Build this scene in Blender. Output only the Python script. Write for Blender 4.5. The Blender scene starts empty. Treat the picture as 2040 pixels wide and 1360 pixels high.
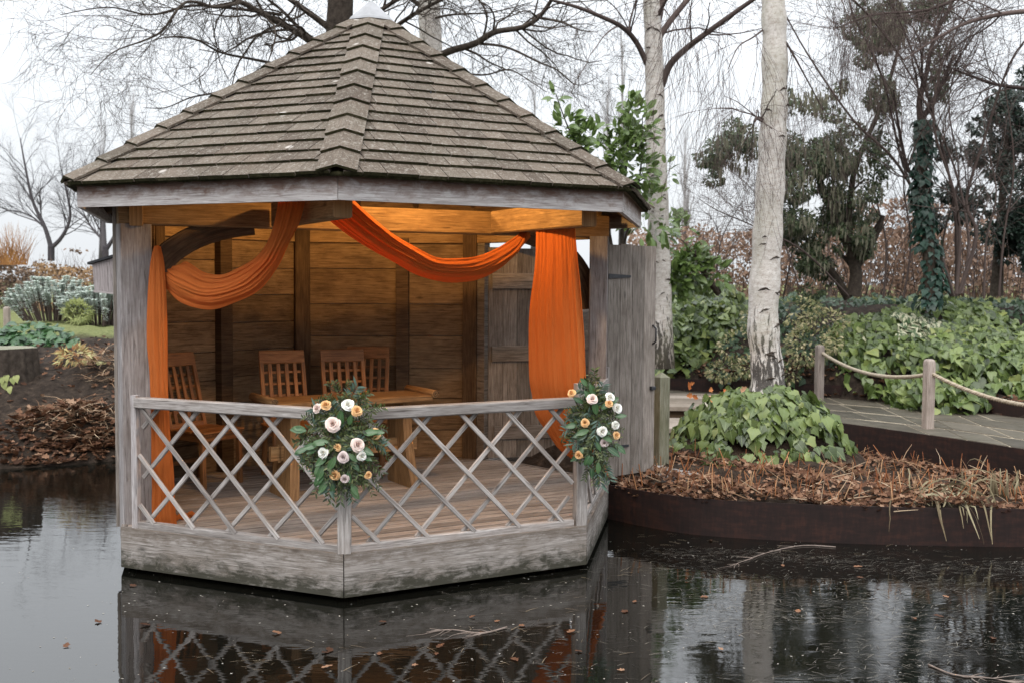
import bpy, math, random
import numpy as np
from mathutils import Vector, Matrix
from mathutils.noise import noise as mnoise

R = math.radians
random.seed(7); rng = np.random.default_rng(7)
sc = bpy.context.scene
col = sc.collection

# ------------------------------------------------------------------ camera
FPX, PIT, ROL, HC = 2147.0, -0.0535, -0.0059, 2.061      # focal length in px of a 2040 px wide frame, metres above the pond
cam_d = bpy.data.cameras.new('camera'); cam = bpy.data.objects.new('camera', cam_d); col.objects.link(cam)
cam_d.lens = 36 * FPX / 2040; cam_d.sensor_width = 36; cam_d.clip_end = 2000; cam_d.clip_start = .05
cam.matrix_world = Matrix.Translation((0, 0, HC)) @ Matrix.Rotation(math.pi/2 + PIT, 4, 'X') @ Matrix.Rotation(-ROL, 4, 'Z')
cam_d.dof.use_dof = True; cam_d.dof.focus_distance = 7.3; cam_d.dof.aperture_fstop = 3.2
sc.camera = cam
# ------------------------------------------------------------------ world: overcast sky, brighter towards the zenith
w = bpy.data.worlds.new('World'); sc.world = w; w.use_nodes = True
nt = w.node_tree; nt.nodes.clear()
wo = nt.nodes.new('ShaderNodeOutputWorld'); bg = nt.nodes.new('ShaderNodeBackground')
sky = nt.nodes.new('ShaderNodeTexSky'); sky.sky_type = 'NISHITA'; sky.sun_disc = False
sky.sun_elevation = R(46); sky.sun_rotation = R(194); sky.dust_density = 4; sky.air_density = 1.0
tc = nt.nodes.new('ShaderNodeTexCoord'); sx = nt.nodes.new('ShaderNodeSeparateXYZ')
nt.links.new(tc.outputs['Generated'], sx.inputs[0])
mr = nt.nodes.new('ShaderNodeMapRange'); mr.inputs[1].default_value = 0; mr.inputs[2].default_value = 1
mr.inputs[3].default_value = 5.2; mr.inputs[4].default_value = 22.0
zp = nt.nodes.new('ShaderNodeMath'); zp.operation = 'POWER'; zp.use_clamp = True; zp.inputs[1].default_value = 1.45; zc = nt.nodes.new('ShaderNodeClamp')
nt.links.new(sx.outputs[2], zc.inputs[0]); nt.links.new(zc.outputs[0], zp.inputs[0]); nt.links.new(zp.outputs[0], mr.inputs[0])
cn = nt.nodes.new('ShaderNodeTexNoise'); cn.inputs['Scale'].default_value = 1.6; cn.inputs['Detail'].default_value = 3
nt.links.new(tc.outputs['Generated'], cn.inputs['Vector'])
cm = nt.nodes.new('ShaderNodeMapRange'); cm.inputs[1].default_value = .3; cm.inputs[2].default_value = .7
cm.inputs[3].default_value = .94; cm.inputs[4].default_value = 1.06
nt.links.new(cn.outputs['Fac'], cm.inputs[0])
mu = nt.nodes.new('ShaderNodeMath'); mu.operation = 'MULTIPLY'
nt.links.new(mr.outputs[0], mu.inputs[0]); nt.links.new(cm.outputs[0], mu.inputs[1])
tint = nt.nodes.new('ShaderNodeVectorMath'); tint.operation = 'SCALE'; tint.inputs[0].default_value = (.955, .99, 1.03)
nt.links.new(mu.outputs[0], tint.inputs['Scale'])
mx = nt.nodes.new('ShaderNodeMix'); mx.data_type = 'RGBA'; mx.inputs[0].default_value = .93
nt.links.new(sky.outputs[0], mx.inputs[6]); nt.links.new(tint.outputs[0], mx.inputs[7])
nt.links.new(mx.outputs[2], bg.inputs[0]); bg.inputs[1].default_value = .1
nt.links.new(bg.outputs[0], wo.inputs[0])
# ------------------------------------------------------------------ sun behind the cloud
sd = bpy.data.lights.new('sun', 'SUN'); so = bpy.data.objects.new('sun', sd); col.objects.link(so)
sd.energy = .95; sd.angle = R(40); sd.color = (1, .97, .93)
so.rotation_euler = (R(44), 0, R(-14)); so.location = (0, 0, 20)
vs = sc.view_settings; vs.view_transform = 'Standard'; vs.look = 'None'; vs.exposure = .86; vs.gamma = 1; vs.use_curve_mapping = False
sc.cycles.use_denoising = True; sc.cycles.max_bounces = 8; sc.cycles.transparent_max_bounces = 4

# ================================================================== helpers
def at(px, py, Y):                       # photograph pixel seen at distance Y -> world point
    X, U = px - 1020, 680 - py
    c, s = math.cos(-ROL), math.sin(-ROL); X, U = X*c - U*s, X*s + U*c
    x, u = X/FPX, U/FPX; c, s = math.cos(PIT), math.sin(PIT)
    ry, rz = c - u*s, u*c + s; t = Y/ry
    return Vector((x*t, Y, HC + rz*t))
def link(o, parent=None):
    col.objects.link(o)
    if parent is not None:
        o.parent = parent
        if parent.type == 'EMPTY' and parent.parent is None: o.matrix_parent_inverse = Matrix.Translation(-parent.location)
    return o
def thing(name, label, cat, loc=(0, 0, 0), group=None):
    o = bpy.data.objects.new(name, None); col.objects.link(o); o.location = loc; o.empty_display_size = .2
    o['label'] = label; o['category'] = cat
    if group: o['group'] = group
    return o
def tag(o, label, cat, group=None):
    o['label'] = label; o['category'] = cat
    if group: o['group'] = group
    return o
def kind(o, k): o['kind'] = k; return o

class MB:
    def __init__(s): s.v = []; s.f = []; s.uv = []; s.var = []
    def add(s, verts, faces, uvs, var=None):
        b = len(s.v); s.v += [tuple(p) for p in verts]; s.f += [tuple(b+i for i in f) for f in faces]
        for u in uvs: s.uv += u
        s.var += [random.random() if var is None else var]*len(verts)
    def beam(s, p0, p1, wd, ht, up=(0, 0, 1), ch=.005, var=None, twist=0):
        p0, p1, up = Vector(p0), Vector(p1), Vector(up); d = (p1-p0); L = d.length; d = d/L
        sd = d.cross(up); 
        if sd.length < 1e-4: sd = d.cross(Vector((0, 1, 0)))
        sd.normalize(); u = sd.cross(d).normalized()
        a, b = wd/2, ht/2; ch = min(ch, a*.6, b*.6)
        pr = [(-a+ch, -b), (a-ch, -b), (a, -b+ch), (a, b-ch), (a-ch, b), (-a+ch, b), (-a, b-ch), (-a, -b+ch)]
        V = [p0 + sd*x + u*y for x, y in pr] + [p1 + sd*x + u*y for x, y in pr]
        o = random.random()*9; F = []; U = []; per = 0
        for i in range(8):
            j = (i+1) % 8; dl = math.hypot(pr[j][0]-pr[i][0], pr[j][1]-pr[i][1])
            F.append((i, j, 8+j, 8+i)); U.append([(o, per), (o, per+dl), (o+L, per+dl), (o+L, per)]); per += dl
        F.append(tuple(range(7, -1, -1))); U.append([(o+pr[i][1]*.15, pr[i][0]) for i in range(7, -1, -1)])
        F.append(tuple(range(8, 16))); U.append([(o+pr[i][1]*.15, pr[i][0]) for i in range(8)])
        s.add(V, F, U, var)
    def hexa(s, bot, top, axis=0, var=None):        # 4 bottom pts (ccw from above), 4 top pts
        V = [Vector(p) for p in bot] + [Vector(p) for p in top]
        F = [(3, 2, 1, 0), (4, 5, 6, 7), (0, 1, 5, 4), (1, 2, 6, 5), (2, 3, 7, 6), (3, 0, 4, 7)]
        e = (V[1]-V[0]) if axis == 0 else (V[4]-V[0]); e.normalize(); o = random.random()*9
        U = []
        for f in F:
            n = (V[f[1]]-V[f[0]]).cross(V[f[2]]-V[f[0]])
            if n.length < 1e-12: n = Vector((0, 0, 1))
            n.normalize(); q = n.cross(e)
            if q.length < .1: q = Vector((0, 0, 1)) if abs(e.z) < .5 else Vector((1, 0, 0))
            q.normalize(); U.append([(o + (V[i]-V[0]).dot(e), (V[i]-V[0]).dot(q)) for i in f])
        s.add(V, F, U, var)
    def poly(s, pts, z0, z1, e=(1, 0, 0), var=None): # extruded polygon (ccw)
        n = len(pts); V = [(p[0], p[1], z0) for p in pts] + [(p[0], p[1], z1) for p in pts]
        F = [tuple(range(n-1, -1, -1)), tuple(range(n, 2*n))] + [(i, (i+1) % n, n+(i+1) % n, n+i) for i in range(n)]
        ex, ey = e[0], e[1]; o = random.random()*9
        q = lambda i: (o + V[i][0]*ex+V[i][1]*ey, -V[i][0]*ey+V[i][1]*ex+V[i][2])
        s.add(V, F, [[q(i) for i in f] for f in F], var)
    def tube(s, pts, rad, n=6, var=None, cap=True):
        pts = [Vector(p) for p in pts]; m = len(pts)
        if not hasattr(rad, '__len__'): rad = [rad]*m
        V = []; F = []; U = []; L = 0; Ls = []
        t = (pts[1]-pts[0]).normalized(); a = t.cross(Vector((.31, .17, .93))); 
        if a.length < .05: a = t.cross(Vector((1, 0, 0)))
        a.normalize()
        for i in range(m):
            t = (pts[min(i+1, m-1)]-pts[max(i-1, 0)])
            if t.length < 1e-9: t = Vector((0, 0, 1))
            t.normalize(); a = (a - t*a.dot(t)).normalized(); b = t.cross(a)
            if i: L += (pts[i]-pts[i-1]).length
            Ls.append(L)
            for k in range(n):
                g = 2*math.pi*k/n; V.append(pts[i] + (a*math.cos(g)+b*math.sin(g))*rad[i])
        o = random.random()*5
        for i in range(m-1):
            for k in range(n):
                j = (k+1) % n; F.append((i*n+k, i*n+j, (i+1)*n+j, (i+1)*n+k))
                c = 2*math.pi*max(rad[0], 1e-4)/n
                U.append([(o+Ls[i], k*c), (o+Ls[i], (k+1)*c), (o+Ls[i+1], (k+1)*c), (o+Ls[i+1], k*c)])
        if cap and n > 3:
            F.append(tuple(range(n-1, -1, -1))); U.append([(o, .01*i) for i in range(n)])
            F.append(tuple((m-1)*n+k for k in range(n))); U.append([(o, .01*i) for i in range(n)])
        s.add(V, F, U, var)
    def grid(s, P, var=None, uv=None):              # P[i][j] of points
        m, n = len(P), len(P[0]); V = [p for r in P for p in r]; F = []; U = []
        for i in range(m-1):
            for j in range(n-1):
                F.append((i*n+j, i*n+j+1, (i+1)*n+j+1, (i+1)*n+j))
                U.append([(j/(n-1), i/(m-1)), ((j+1)/(n-1), i/(m-1)), ((j+1)/(n-1), (i+1)/(m-1)), (j/(n-1), (i+1)/(m-1))])
        s.add(V, F, U, var)
    def mesh(s, name, mat, smooth=False):
        me = bpy.data.meshes.new(name); me.from_pydata(s.v, [], s.f)
        uvl = me.uv_layers.new(name='UVMap'); uvl.data.foreach_set('uv', np.array(s.uv, 'f').ravel())
        at_ = me.attributes.new('var', 'FLOAT', 'POINT'); at_.data.foreach_set('value', np.array(s.var, 'f'))
        if smooth: me.polygons.foreach_set('use_smooth', [True]*len(me.polygons))
        me.materials.append(mat); return me
    def build(s, name, mat, parent=None, smooth=False):
        return link(bpy.data.objects.new(name, s.mesh(name, mat, smooth)), parent)

def beam(name, mat, parent, *a, **k):
    m = MB(); m.beam(*a, **k); return m.build(name, mat, parent)

def scatter_mesh(name, tmpl, pos, ydir, nrm, scale, mat, smooth=True):
    """many copies of one small template in one mesh; template lies in xy, tip along +y, normal +z"""
    tv, tf, tu = tmpl; N = len(pos); pos = np.asarray(pos, float); y = np.asarray(ydir, float); z = np.asarray(nrm, float)
    y = y/np.maximum(np.linalg.norm(y, axis=1, keepdims=True), 1e-9)
    z = z - (z*y).sum(1, keepdims=True)*y; l = np.linalg.norm(z, axis=1, keepdims=True)
    z = np.where(l > 1e-3, z/np.maximum(l, 1e-9), np.cross(y, [.3, .9, .1])); x = np.cross(y, z)
    sc_ = np.asarray(scale, float).reshape(N, -1)
    if sc_.shape[1] == 1: sc_ = np.repeat(sc_, 3, 1)
    t = np.asarray(tv, float)
    V = pos[:, None, :] + t[None, :, 0:1]*x[:, None, :]*sc_[:, None, 0:1] + t[None, :, 1:2]*y[:, None, :]*sc_[:, None, 1:2] + t[None, :, 2:3]*z[:, None, :]*sc_[:, None, 2:3]
    nv = len(t); V = V.reshape(-1, 3)
    lens = [len(f) for f in tf]; fl = np.array([i for f in tf for i in f])
    loops = (fl[None, :] + (np.arange(N)*nv)[:, None]).ravel()
    tot = np.tile(np.array(lens), N); start = np.concatenate([[0], np.cumsum(tot)[:-1]])
    me = bpy.data.meshes.new(name)
    me.vertices.add(len(V)); me.vertices.foreach_set('co', V.astype('f').ravel())
    me.loops.add(len(loops)); me.loops.foreach_set('vertex_index', loops.astype('i'))
    me.polygons.add(len(tot)); me.polygons.foreach_set('loop_start', start.astype('i')); me.polygons.foreach_set('loop_total', tot.astype('i'))
    if smooth: me.polygons.foreach_set('use_smooth', np.ones(len(tot), bool))
    me.update(calc_edges=True)
    uvl = me.uv_layers.new(name='UVMap'); u = np.array([tu[i] for i in fl], 'f'); uvl.data.foreach_set('uv', np.tile(u, (N, 1)).ravel())
    a = me.attributes.new('var', 'FLOAT', 'POINT'); a.data.foreach_set('value', np.repeat(rng.random(N), nv).astype('f'))
    me.materials.append(mat); return me
def leaf_objects(name, meshes, pos, ydir, nrm, scale, parent):
    """each leaf an object of its own, sharing mesh data"""
    for p, y, n, s in zip(pos, ydir, nrm, scale):
        y = Vector(y).normalized(); z = Vector(n); z = z - y*z.dot(y)
        if z.length < 1e-3: z = y.orthogonal()
        z.normalize(); x = y.cross(z)
        M = Matrix((x, y, z)).transposed().to_4x4(); M = Matrix.Translation(Vector(p)) @ M @ Matrix.Scale(s, 4)
        o = bpy.data.objects.new(name, random.choice(meshes)); col.objects.link(o); o.parent = parent
        if parent.type == 'EMPTY': o.matrix_parent_inverse = Matrix.Translation(-parent.location)
        o.matrix_basis = M

# ------------------------------------------------------------------ leaf templates
def tmpl_from_outline(half, fold=.15, droop=.15, curl=0):
    """half outline [(x,y)...] from base to tip; two rows folded along the midrib"""
    V = []; U = []; n = len(half)
    for x, y in half: V.append((0, y, -droop*y*y)); U.append((.5, y))
    for sgn in (-1, 1):
        for x, y in half[1:-1]:
            V.append((sgn*x, y, -droop*y*y + fold*x - curl*x*x)); U.append((.5+sgn*x, y))
    F = []
    for sgn in (0, 1):
        o = n + sgn*(n-2)
        idx = [0] + [o+i for i in range(n-2)] + [n-1]
        for i in range(n-1):
            q = [i, i+1, idx[i+1], idx[i]]
            q = [k for j, k in enumerate(q) if k not in q[:j]]
            F.append(tuple(q if sgn else q[::-1]))
    return V, F, U
T_HEART = tmpl_from_outline([(0, 0), (.30, -.10), (.46, .10), (.44, .32), (.28, .62), (.11, .86), (0, 1.0)], .18, .22, .25)
T_IVY = tmpl_from_outline([(0, 0), (.20, -.08), (.34, .12), (.48, .30), (.30, .48), (.16, .74), (0, 1.0)], .12, .2, .1)
T_OVAL = tmpl_from_outline([(0, 0), (.13, .14), (.22, .38), (.21, .62), (.12, .85), (0, 1.0)], .25, .2)
T_LANCE = tmpl_from_outline([(0, 0), (.09, .25), (.10, .55), (0, 1.0)], .3, .25)
T_SMALL = tmpl_from_outline([(0, 0), (.26, .35), (.2, .7), (0, 1.0)], .2, .2)
T_DEAD = tmpl_from_outline([(0, 0), (.30, .12), (.22, .30), (.40, .48), (.20, .66), (.16, .86), (0, 1.0)], .5, -.3, -.4)
T_QUAD = ([(-.3, 0, 0), (.3, 0, 0), (.22, 1, .08), (-.22, 1, -.05)], [(0, 1, 2, 3)], [(0, 0), (1, 0), (1, 1), (0, 1)])
T_STRAW = ([(-.017, 0, 0), (.017, 0, 0), (.015, .5, .12), (-.015, .5, .12), (.006, 1, .05), (-.006, 1, .05)], [(0, 1, 2, 3), (3, 2, 4, 5)], [(0, 0), (1, 0), (1, .5), (0, .5), (1, 1), (0, 1)])
T_TWIG = ([(-.012, 0, -.008), (.012, 0, -.008), (0, 0, .014), (-.008, .5, .05), (.008, .5, .05), (0, .5, .066), (-.003, 1, 0), (.003, 1, 0), (0, 1, .006)],
          [(0, 1, 4, 3), (1, 2, 5, 4), (2, 0, 3, 5), (3, 4, 7, 6), (4, 5, 8, 7), (5, 3, 6, 8)], [(0, 0)]*3+[(0, .5)]*3+[(0, 1)]*3)
def shared(name, tmpl, mat, n=5, jit=.08):
    out = []
    for i in range(n):
        V = [(x*(1+random.uniform(-jit, jit)), y, z*random.uniform(.4, 1.8) + random.uniform(-.02, .02)*abs(x)*4) for x, y, z in tmpl[0]]
        me = bpy.data.meshes.new(name); me.from_pydata(V, [], tmpl[1])
        uvl = me.uv_layers.new(name='UVMap'); uvl.data.foreach_set('uv', np.array([tmpl[2][k] for f in tmpl[1] for k in f], 'f').ravel())
        a = me.attributes.new('var', 'FLOAT', 'POINT'); a.data.foreach_set('value', np.full(len(V), random.random(), 'f'))
        me.polygons.foreach_set('use_smooth', [True]*len(me.polygons)); me.materials.append(mat); out.append(me)
    return out

# ================================================================== materials
class NT:
    def __init__(s, name, rough=.8, spec=.3):
        s.m = bpy.data.materials.new(name); s.m.use_nodes = True; s.t = s.m.node_tree; s.b = s.t.nodes['Principled BSDF']
        s.b.inputs['Roughness'].default_value = rough; s.b.inputs['Specular IOR Level'].default_value = spec
    def n(s, typ, **k):
        o = s.t.nodes.new(typ)
        for a, b in k.items(): setattr(o, a, b)
        return o
    def l(s, a, b): s.t.links.new(a, b)
    def val(s, sock, x):
        if isinstance(x, (int, float)): sock.default_value = x
        elif isinstance(x, (tuple, list)): sock.default_value = tuple(x) + ((1,) if len(x) == 3 and sock.type == 'RGBA' else ())
        else: s.l(x, sock)
    def math(s, op, a, b=0):
        o = s.n('ShaderNodeMath', operation=op); s.val(o.inputs[0], a); s.val(o.inputs[1], b); return o.outputs[0]
    def rnd(s):       # random number of this piece
        a = s.n('ShaderNodeAttribute', attribute_name='var'); oi = s.n('ShaderNodeObjectInfo')
        return s.math('FRACT', s.math('ADD', a.outputs['Fac'], oi.outputs['Random']))
    def noise(s, vec, scale, detail=4, rough=.6, dist=0):
        o = s.n('ShaderNodeTexNoise'); o.inputs['Scale'].default_value = scale; o.inputs['Detail'].default_value = detail
        o.inputs['Roughness'].default_value = rough; o.inputs['Distortion'].default_value = dist
        if vec is not None: s.l(vec, o.inputs['Vector'])
        return o.outputs['Fac']
    def ramp(s, f, stops, interp='LINEAR'):
        o = s.n('ShaderNodeValToRGB'); s.l(f, o.inputs[0]); e = o.color_ramp.elements; o.color_ramp.interpolation = interp
        while len(e) < len(stops): e.new(.5)
        for q, (p, c) in zip(e, stops): q.position = p; q.color = (c, c, c, 1) if isinstance(c, (int, float)) else tuple(c)+(1,)
        return o.outputs[0]
    def mix(s, f, a, b, mode='MIX'):
        o = s.n('ShaderNodeMix', data_type='RGBA', blend_type=mode); s.val(o.inputs[0], f); s.val(o.inputs[6], a); s.val(o.inputs[7], b); return o.outputs[2]
    def coord(s, which, scale=(1, 1, 1), off=None):
        t = s.n('ShaderNodeTexCoord'); m = s.n('ShaderNodeMapping'); m.inputs['Scale'].default_value = scale
        s.l(t.outputs[which], m.inputs[0])
        if off is not None:
            c = s.n('ShaderNodeCombineXYZ')
            for i in range(3): s.l(off, c.inputs[i])
            v = s.n('ShaderNodeVectorMath', operation='SCALE'); s.l(c.outputs[0], v.inputs[0]); v.inputs['Scale'].default_value = 31.7
            s.l(v.outputs[0], m.inputs['Location'])
        return m.outputs[0]
    def pos(s, scale=(1, 1, 1)):
        g = s.n('ShaderNodeNewGeometry'); m = s.n('ShaderNodeMapping'); m.inputs['Scale'].default_value = scale; s.l(g.outputs['Position'], m.inputs[0]); return m.outputs[0]
    def bump(s, h, strength=.4, dist=.01):
        b = s.n('ShaderNodeBump'); b.inputs['Strength'].default_value = strength; b.inputs['Distance'].default_value = dist
        s.l(h, b.inputs['Height']); s.l(b.outputs[0], s.b.inputs['Normal'])
    def col(s, c): s.val(s.b.inputs['Base Color'], c)

def wood(name, dark, mid, light, grain=1.0, stain=None, tintvar=.25, rough=.82, blotch=None, knots=True, spec=.25):
    t = NT(name, rough, spec); r = t.rnd()
    v = t.coord('UV', (1.6, 26*grain, 1), r); g = t.noise(v, 3.0, 6, .62, .7)
    v2 = t.coord('UV', (.7, 95*grain, 1), r); g2 = t.noise(v2, 4.0, 3, .6)
    f = t.math('ADD', t.math('MULTIPLY', g, .7), t.math('MULTIPLY', g2, .3))
    c = t.ramp(f, [(.34, tuple(x*.8 for x in dark)), (.47, mid), (.62, light)])
    fine = t.noise(t.coord('UV', (2.2, 210*grain, 1), r), 2.0, 3, .6); c = t.mix(t.ramp(fine, [(.56, 0.0), (.66, .5)]), c, tuple(x*.75 for x in dark))
    vb = t.coord('UV', (2.2, 4.5, 1), r); b = t.noise(vb, 1.6, 5, .65, .3)
    c = t.mix(t.ramp(b, [(.44, 0.0), (.70, .6)]), c, blotch or tuple(x*.62 for x in mid))
    if knots:
        vk = t.n('ShaderNodeTexVoronoi'); vk.inputs['Scale'].default_value = 1.0; vk.inputs['Randomness'].default_value = 1
        t.l(t.coord('UV', (1.7, 5.0, 1), r), vk.inputs['Vector'])
        c = t.mix(t.ramp(vk.outputs['Distance'], [(.02, .75), (.09, 0.0)]), c, tuple(x*.4 for x in dark))
    if stain:
        gz = t.n('ShaderNodeSeparateXYZ'); t.l(t.coord('Generated'), gz.inputs[0])
        n2 = t.noise(t.coord('UV', (2.5, 5, 1), r), 3.5, 6, .7, .4)
        for where, sc_, lo, hi, amt in stain:
            z = gz.outputs[2] if where == 'top' else t.math('SUBTRACT', 1, gz.outputs[2])
            f2 = t.math('ADD', z, t.math('MULTIPLY', t.math('SUBTRACT', n2, .5), 1.5))
            c = t.mix(t.math('MULTIPLY', t.ramp(f2, [(lo, 0.0), (hi, 1.0)]), amt), c, sc_)
    hv = t.n('ShaderNodeHueSaturation'); t.l(t.math('ADD', t.math('MULTIPLY', r, 2*tintvar), 1-tintvar), hv.inputs['Value']); t.l(c, hv.inputs['Color'])
    t.col(hv.outputs[0]); t.bump(f, .55, .006); return t.m

GREY = wood('weathered_oak', (0.085, 0.074, 0.065), (0.274, 0.248, 0.233), (0.407, 0.381, 0.363), blotch=(0.185, 0.155, 0.137))
GREY2 = wood('weathered_oak_post', (0.112, 0.100, 0.096), (0.276, 0.252, 0.248), (0.400, 0.376, 0.372), blotch=(0.144, 0.112, 0.096))
FASC = wood('fascia_oak', (.21, .18, .17), (.43, .40, .39), (.60, .575, .57), blotch=(.32, .28, .265), stain=[('top', (.14, .066, .038), .25, .75, .85)])
SKIRT = wood('skirt_oak', (0.061, 0.053, 0.046), (0.180, 0.160, 0.144), (0.310, 0.284, 0.266), blotch=(0.108, 0.086, 0.068), stain=[('bottom', (0.023, 0.022, 0.014), .52, .92, .93), ('top', (0.079, 0.058, 0.043), .7, 1.15, .6)])
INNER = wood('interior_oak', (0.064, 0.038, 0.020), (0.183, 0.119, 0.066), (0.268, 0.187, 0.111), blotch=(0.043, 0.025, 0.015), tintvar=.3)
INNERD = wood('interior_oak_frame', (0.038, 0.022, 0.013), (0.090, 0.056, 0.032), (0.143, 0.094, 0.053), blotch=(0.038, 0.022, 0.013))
BEAMW = wood('beam_oak', (.12, .07, .035), (.25, .16, .08), (.36, .24, .13), blotch=(.13, .075, .036))
DOORW = wood('door_oak', (0.072, 0.061, 0.051), (0.187, 0.162, 0.140), (0.281, 0.246, 0.221), blotch=(0.081, 0.064, 0.051))
DECK = wood('deck_boards', (0.111, 0.089, 0.074), (0.252, 0.211, 0.181), (0.348, 0.303, 0.270), blotch=(0.155, 0.122, 0.100), knots=False)
TEAK = wood('teak', (.11, .042, .012), (.25, .105, .034), (.37, .17, .06), blotch=(.15, .058, .018), knots=False, rough=.5, spec=.4)
TABLEW = wood('table_oak', (.10, .05, .02), (.235, .13, .055), (.36, .215, .10), blotch=(.12, .065, .03), rough=.6)
POSTW = wood('post_oak', (0.128, 0.098, 0.081), (0.264, 0.217, 0.187), (0.374, 0.323, 0.289), knots=False)
MOSSW = wood('mossy_oak', (0.068, 0.064, 0.041), (0.158, 0.150, 0.105), (0.225, 0.217, 0.165), blotch=(0.090, 0.094, 0.045), knots=False)
BOXW = wood('birdbox_wood', (.2, .17, .17), (.35, .31, .31), (.45, .41, .41), knots=False)

def shingle_mat():
    t = NT('cedar_shingle', .92, .15); r = t.rnd(); p = t.pos()
    base = t.ramp(r, [(0, (.095, .073, .056)), (.35, (.13, .103, .08)), (.7, (.165, .133, .105)), (1, (.12, .09, .068))])
    g = t.noise(t.coord('UV', (60, 4, 1), r), 2.0, 4, .6); c = t.mix(.55, base, t.ramp(g, [(.3, (.30, .27, .25)), (.7, (1.0, 1.0, 1.0))]), 'MULTIPLY')
    li = t.noise(t.pos((34, 34, 34)), 1.0, 5, .75); c = t.mix(t.ramp(li, [(.53, 0.0), (.66, .8)]), c, (.27, .245, .21))
    l2 = t.noise(t.pos((3, 3, 3)), 1.0, 4, .7); c = t.mix(t.ramp(l2, [(.47, 0.0), (.78, .5)]), c, (.08, .074, .055))
    l3 = t.noise(t.pos((110, 110, 110)), 1.0, 2, .6); c = t.mix(t.ramp(l3, [(.64, 0.0), (.70, .8)]), c, (.42, .40, .36))
    vo = t.n('ShaderNodeTexVoronoi'); vo.inputs['Scale'].default_value = 2.6; t.l(p, vo.inputs['Vector'])
    c = t.mix(t.ramp(vo.outputs['Distance'], [(.05, .7), (.085, 0.0)]), c, (.47, .43, .39))
    t.col(c); t.bump(t.math('ADD', li, t.math('MULTIPLY', g, .6)), .8, .008); return t.m
SHING = shingle_mat()
def simple(name, stops, rough=.8, spec=.3, scale=6, bump=0, vec='pos', randw=.5, bscale=None, bdist=.01):
    t = NT(name, rough, spec); p = t.pos()
    n = t.noise(p, scale, 5, .65); r = t.rnd()
    f = t.math('ADD', t.math('MULTIPLY', n, 1-randw), t.math('MULTIPLY', r, randw))
    t.col(t.ramp(f, stops))
    if bump: t.bump(t.noise(p, bscale or scale*4, 4, .6), bump, bdist)
    return t.m
MOSS = simple('moss_butt_shade', [(.3, (.018, .017, .009)), (.55, (.045, .042, .02)), (.75, (.13, .115, .075))], .95, .1, 40, .9, randw=.2)  # moss at the eave; on butt ends its dark tone also paints shade
LEAD = simple('lead', [(.3, (.20, .20, .205)), (.7, (.31, .31, .32))], .5, .4, 7, .1, randw=0)
IRON = simple('black_iron', [(.3, (.012, .013, .016)), (.7, (.03, .032, .037))], .5, .4, 20, .2, randw=0)
SOIL = simple('soil', [(.35, (.018, .012, .009)), (.55, (.04, .028, .02)), (.75, (.085, .058, .04))], .95, .1, 9, .9, randw=0, bdist=.03)
ROPE = simple('rope', [(.3, (.27, .22, .16)), (.7, (.44, .38, .30))], .9, .1, 60, .5, randw=.3)
BARKD = simple('dark_bark', [(.3, (.028, .022, .018)), (.55, (.065, .052, .042)), (.8, (.125, .105, .085))], .95, .1, 14, .8, randw=.2)
TWIG = simple('twig', [(.2, (.05, .037, .034)), (.8, (.13, .098, .088))], .9, .1, 8, randw=.8)
TWIGB = simple('branch_blue_grey', [(.2, (.05, .045, .05)), (.8, (.11, .10, .105))], .9, .1, 8, randw=.8)
TWIGO = simple('willow_stems', [(.2, (.20, .085, .03)), (.8, (.34, .17, .06))], .8, .2, 8, randw=.9)
REDSTEM = simple('cut_stems', [(.2, (.16, .055, .022)), (.6, (.27, .11, .045)), (.9, (.36, .22, .12))], .8, .2, 8, randw=.9)
STRAW = simple('straw', [(.1, (.10, .052, .028)), (.5, (.23, .14, .08)), (.9, (.42, .32, .22))], .85, .15, 8, randw=.9)
WILT = simple('wilted_leaf', [(.1, (.07, .05, .028)), (.5, (.16, .13, .075)), (.9, (.28, .25, .16))], .8, .2, 8, randw=.6)
def leafmat(name, stops, rough=.45, spec=.4, vein=None, trans=.25, edge=None, back=None):
    t = NT(name, rough, spec); r = t.rnd(); n = t.noise(t.pos(), 5, 3)
    f = t.math('ADD', t.math('MULTIPLY', r, .8), t.math('MULTIPLY', n, .2)); c = t.ramp(f, stops)
    uvx = t.n('ShaderNodeSeparateXYZ'); t.l(t.coord('UV'), uvx.inputs[0])
    ax = t.math('ABSOLUTE', t.math('SUBTRACT', uvx.outputs[0], .5))
    if vein:
        w_ = t.n('ShaderNodeTexWave'); w_.inputs['Scale'].default_value = 2.6; w_.bands_direction = 'Y'
        cv = t.n('ShaderNodeCombineXYZ'); t.l(uvx.outputs[0], cv.inputs[0]); t.l(t.math('SUBTRACT', uvx.outputs[1], t.math('MULTIPLY', ax, .8)), cv.inputs[1]); t.l(cv.outputs[0], w_.inputs['Vector'])
        c = t.mix(t.ramp(w_.outputs['Fac'], [(.88, 0.0), (1, .35)]), c, vein)
        c = t.mix(t.ramp(ax, [(.012, .7), (.03, 0.0)]), c, vein)
    if edge:
        en = t.noise(t.coord('UV', (7, 7, 1), r), 1, 2)
        c = t.mix(t.ramp(t.math('ADD', ax, t.math('MULTIPLY', t.math('SUBTRACT', en, .5), .5)), [(.17, 0.0), (.24, 1.0)]), c, edge)
    t.col(c); t.b.inputs['Transmission Weight'].default_value = 0
    if trans:
        tr = t.n('ShaderNodeBsdfTranslucent'); t.l(c, tr.inputs[0]); ms = t.n('ShaderNodeMixShader'); ms.inputs[0].default_value = trans
        t.l(t.b.outputs[0], ms.inputs[1]); t.l(tr.outputs[0], ms.inputs[2]); t.l(ms.outputs[0], t.t.nodes['Material Output'].inputs[0])
    return t.m
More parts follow.
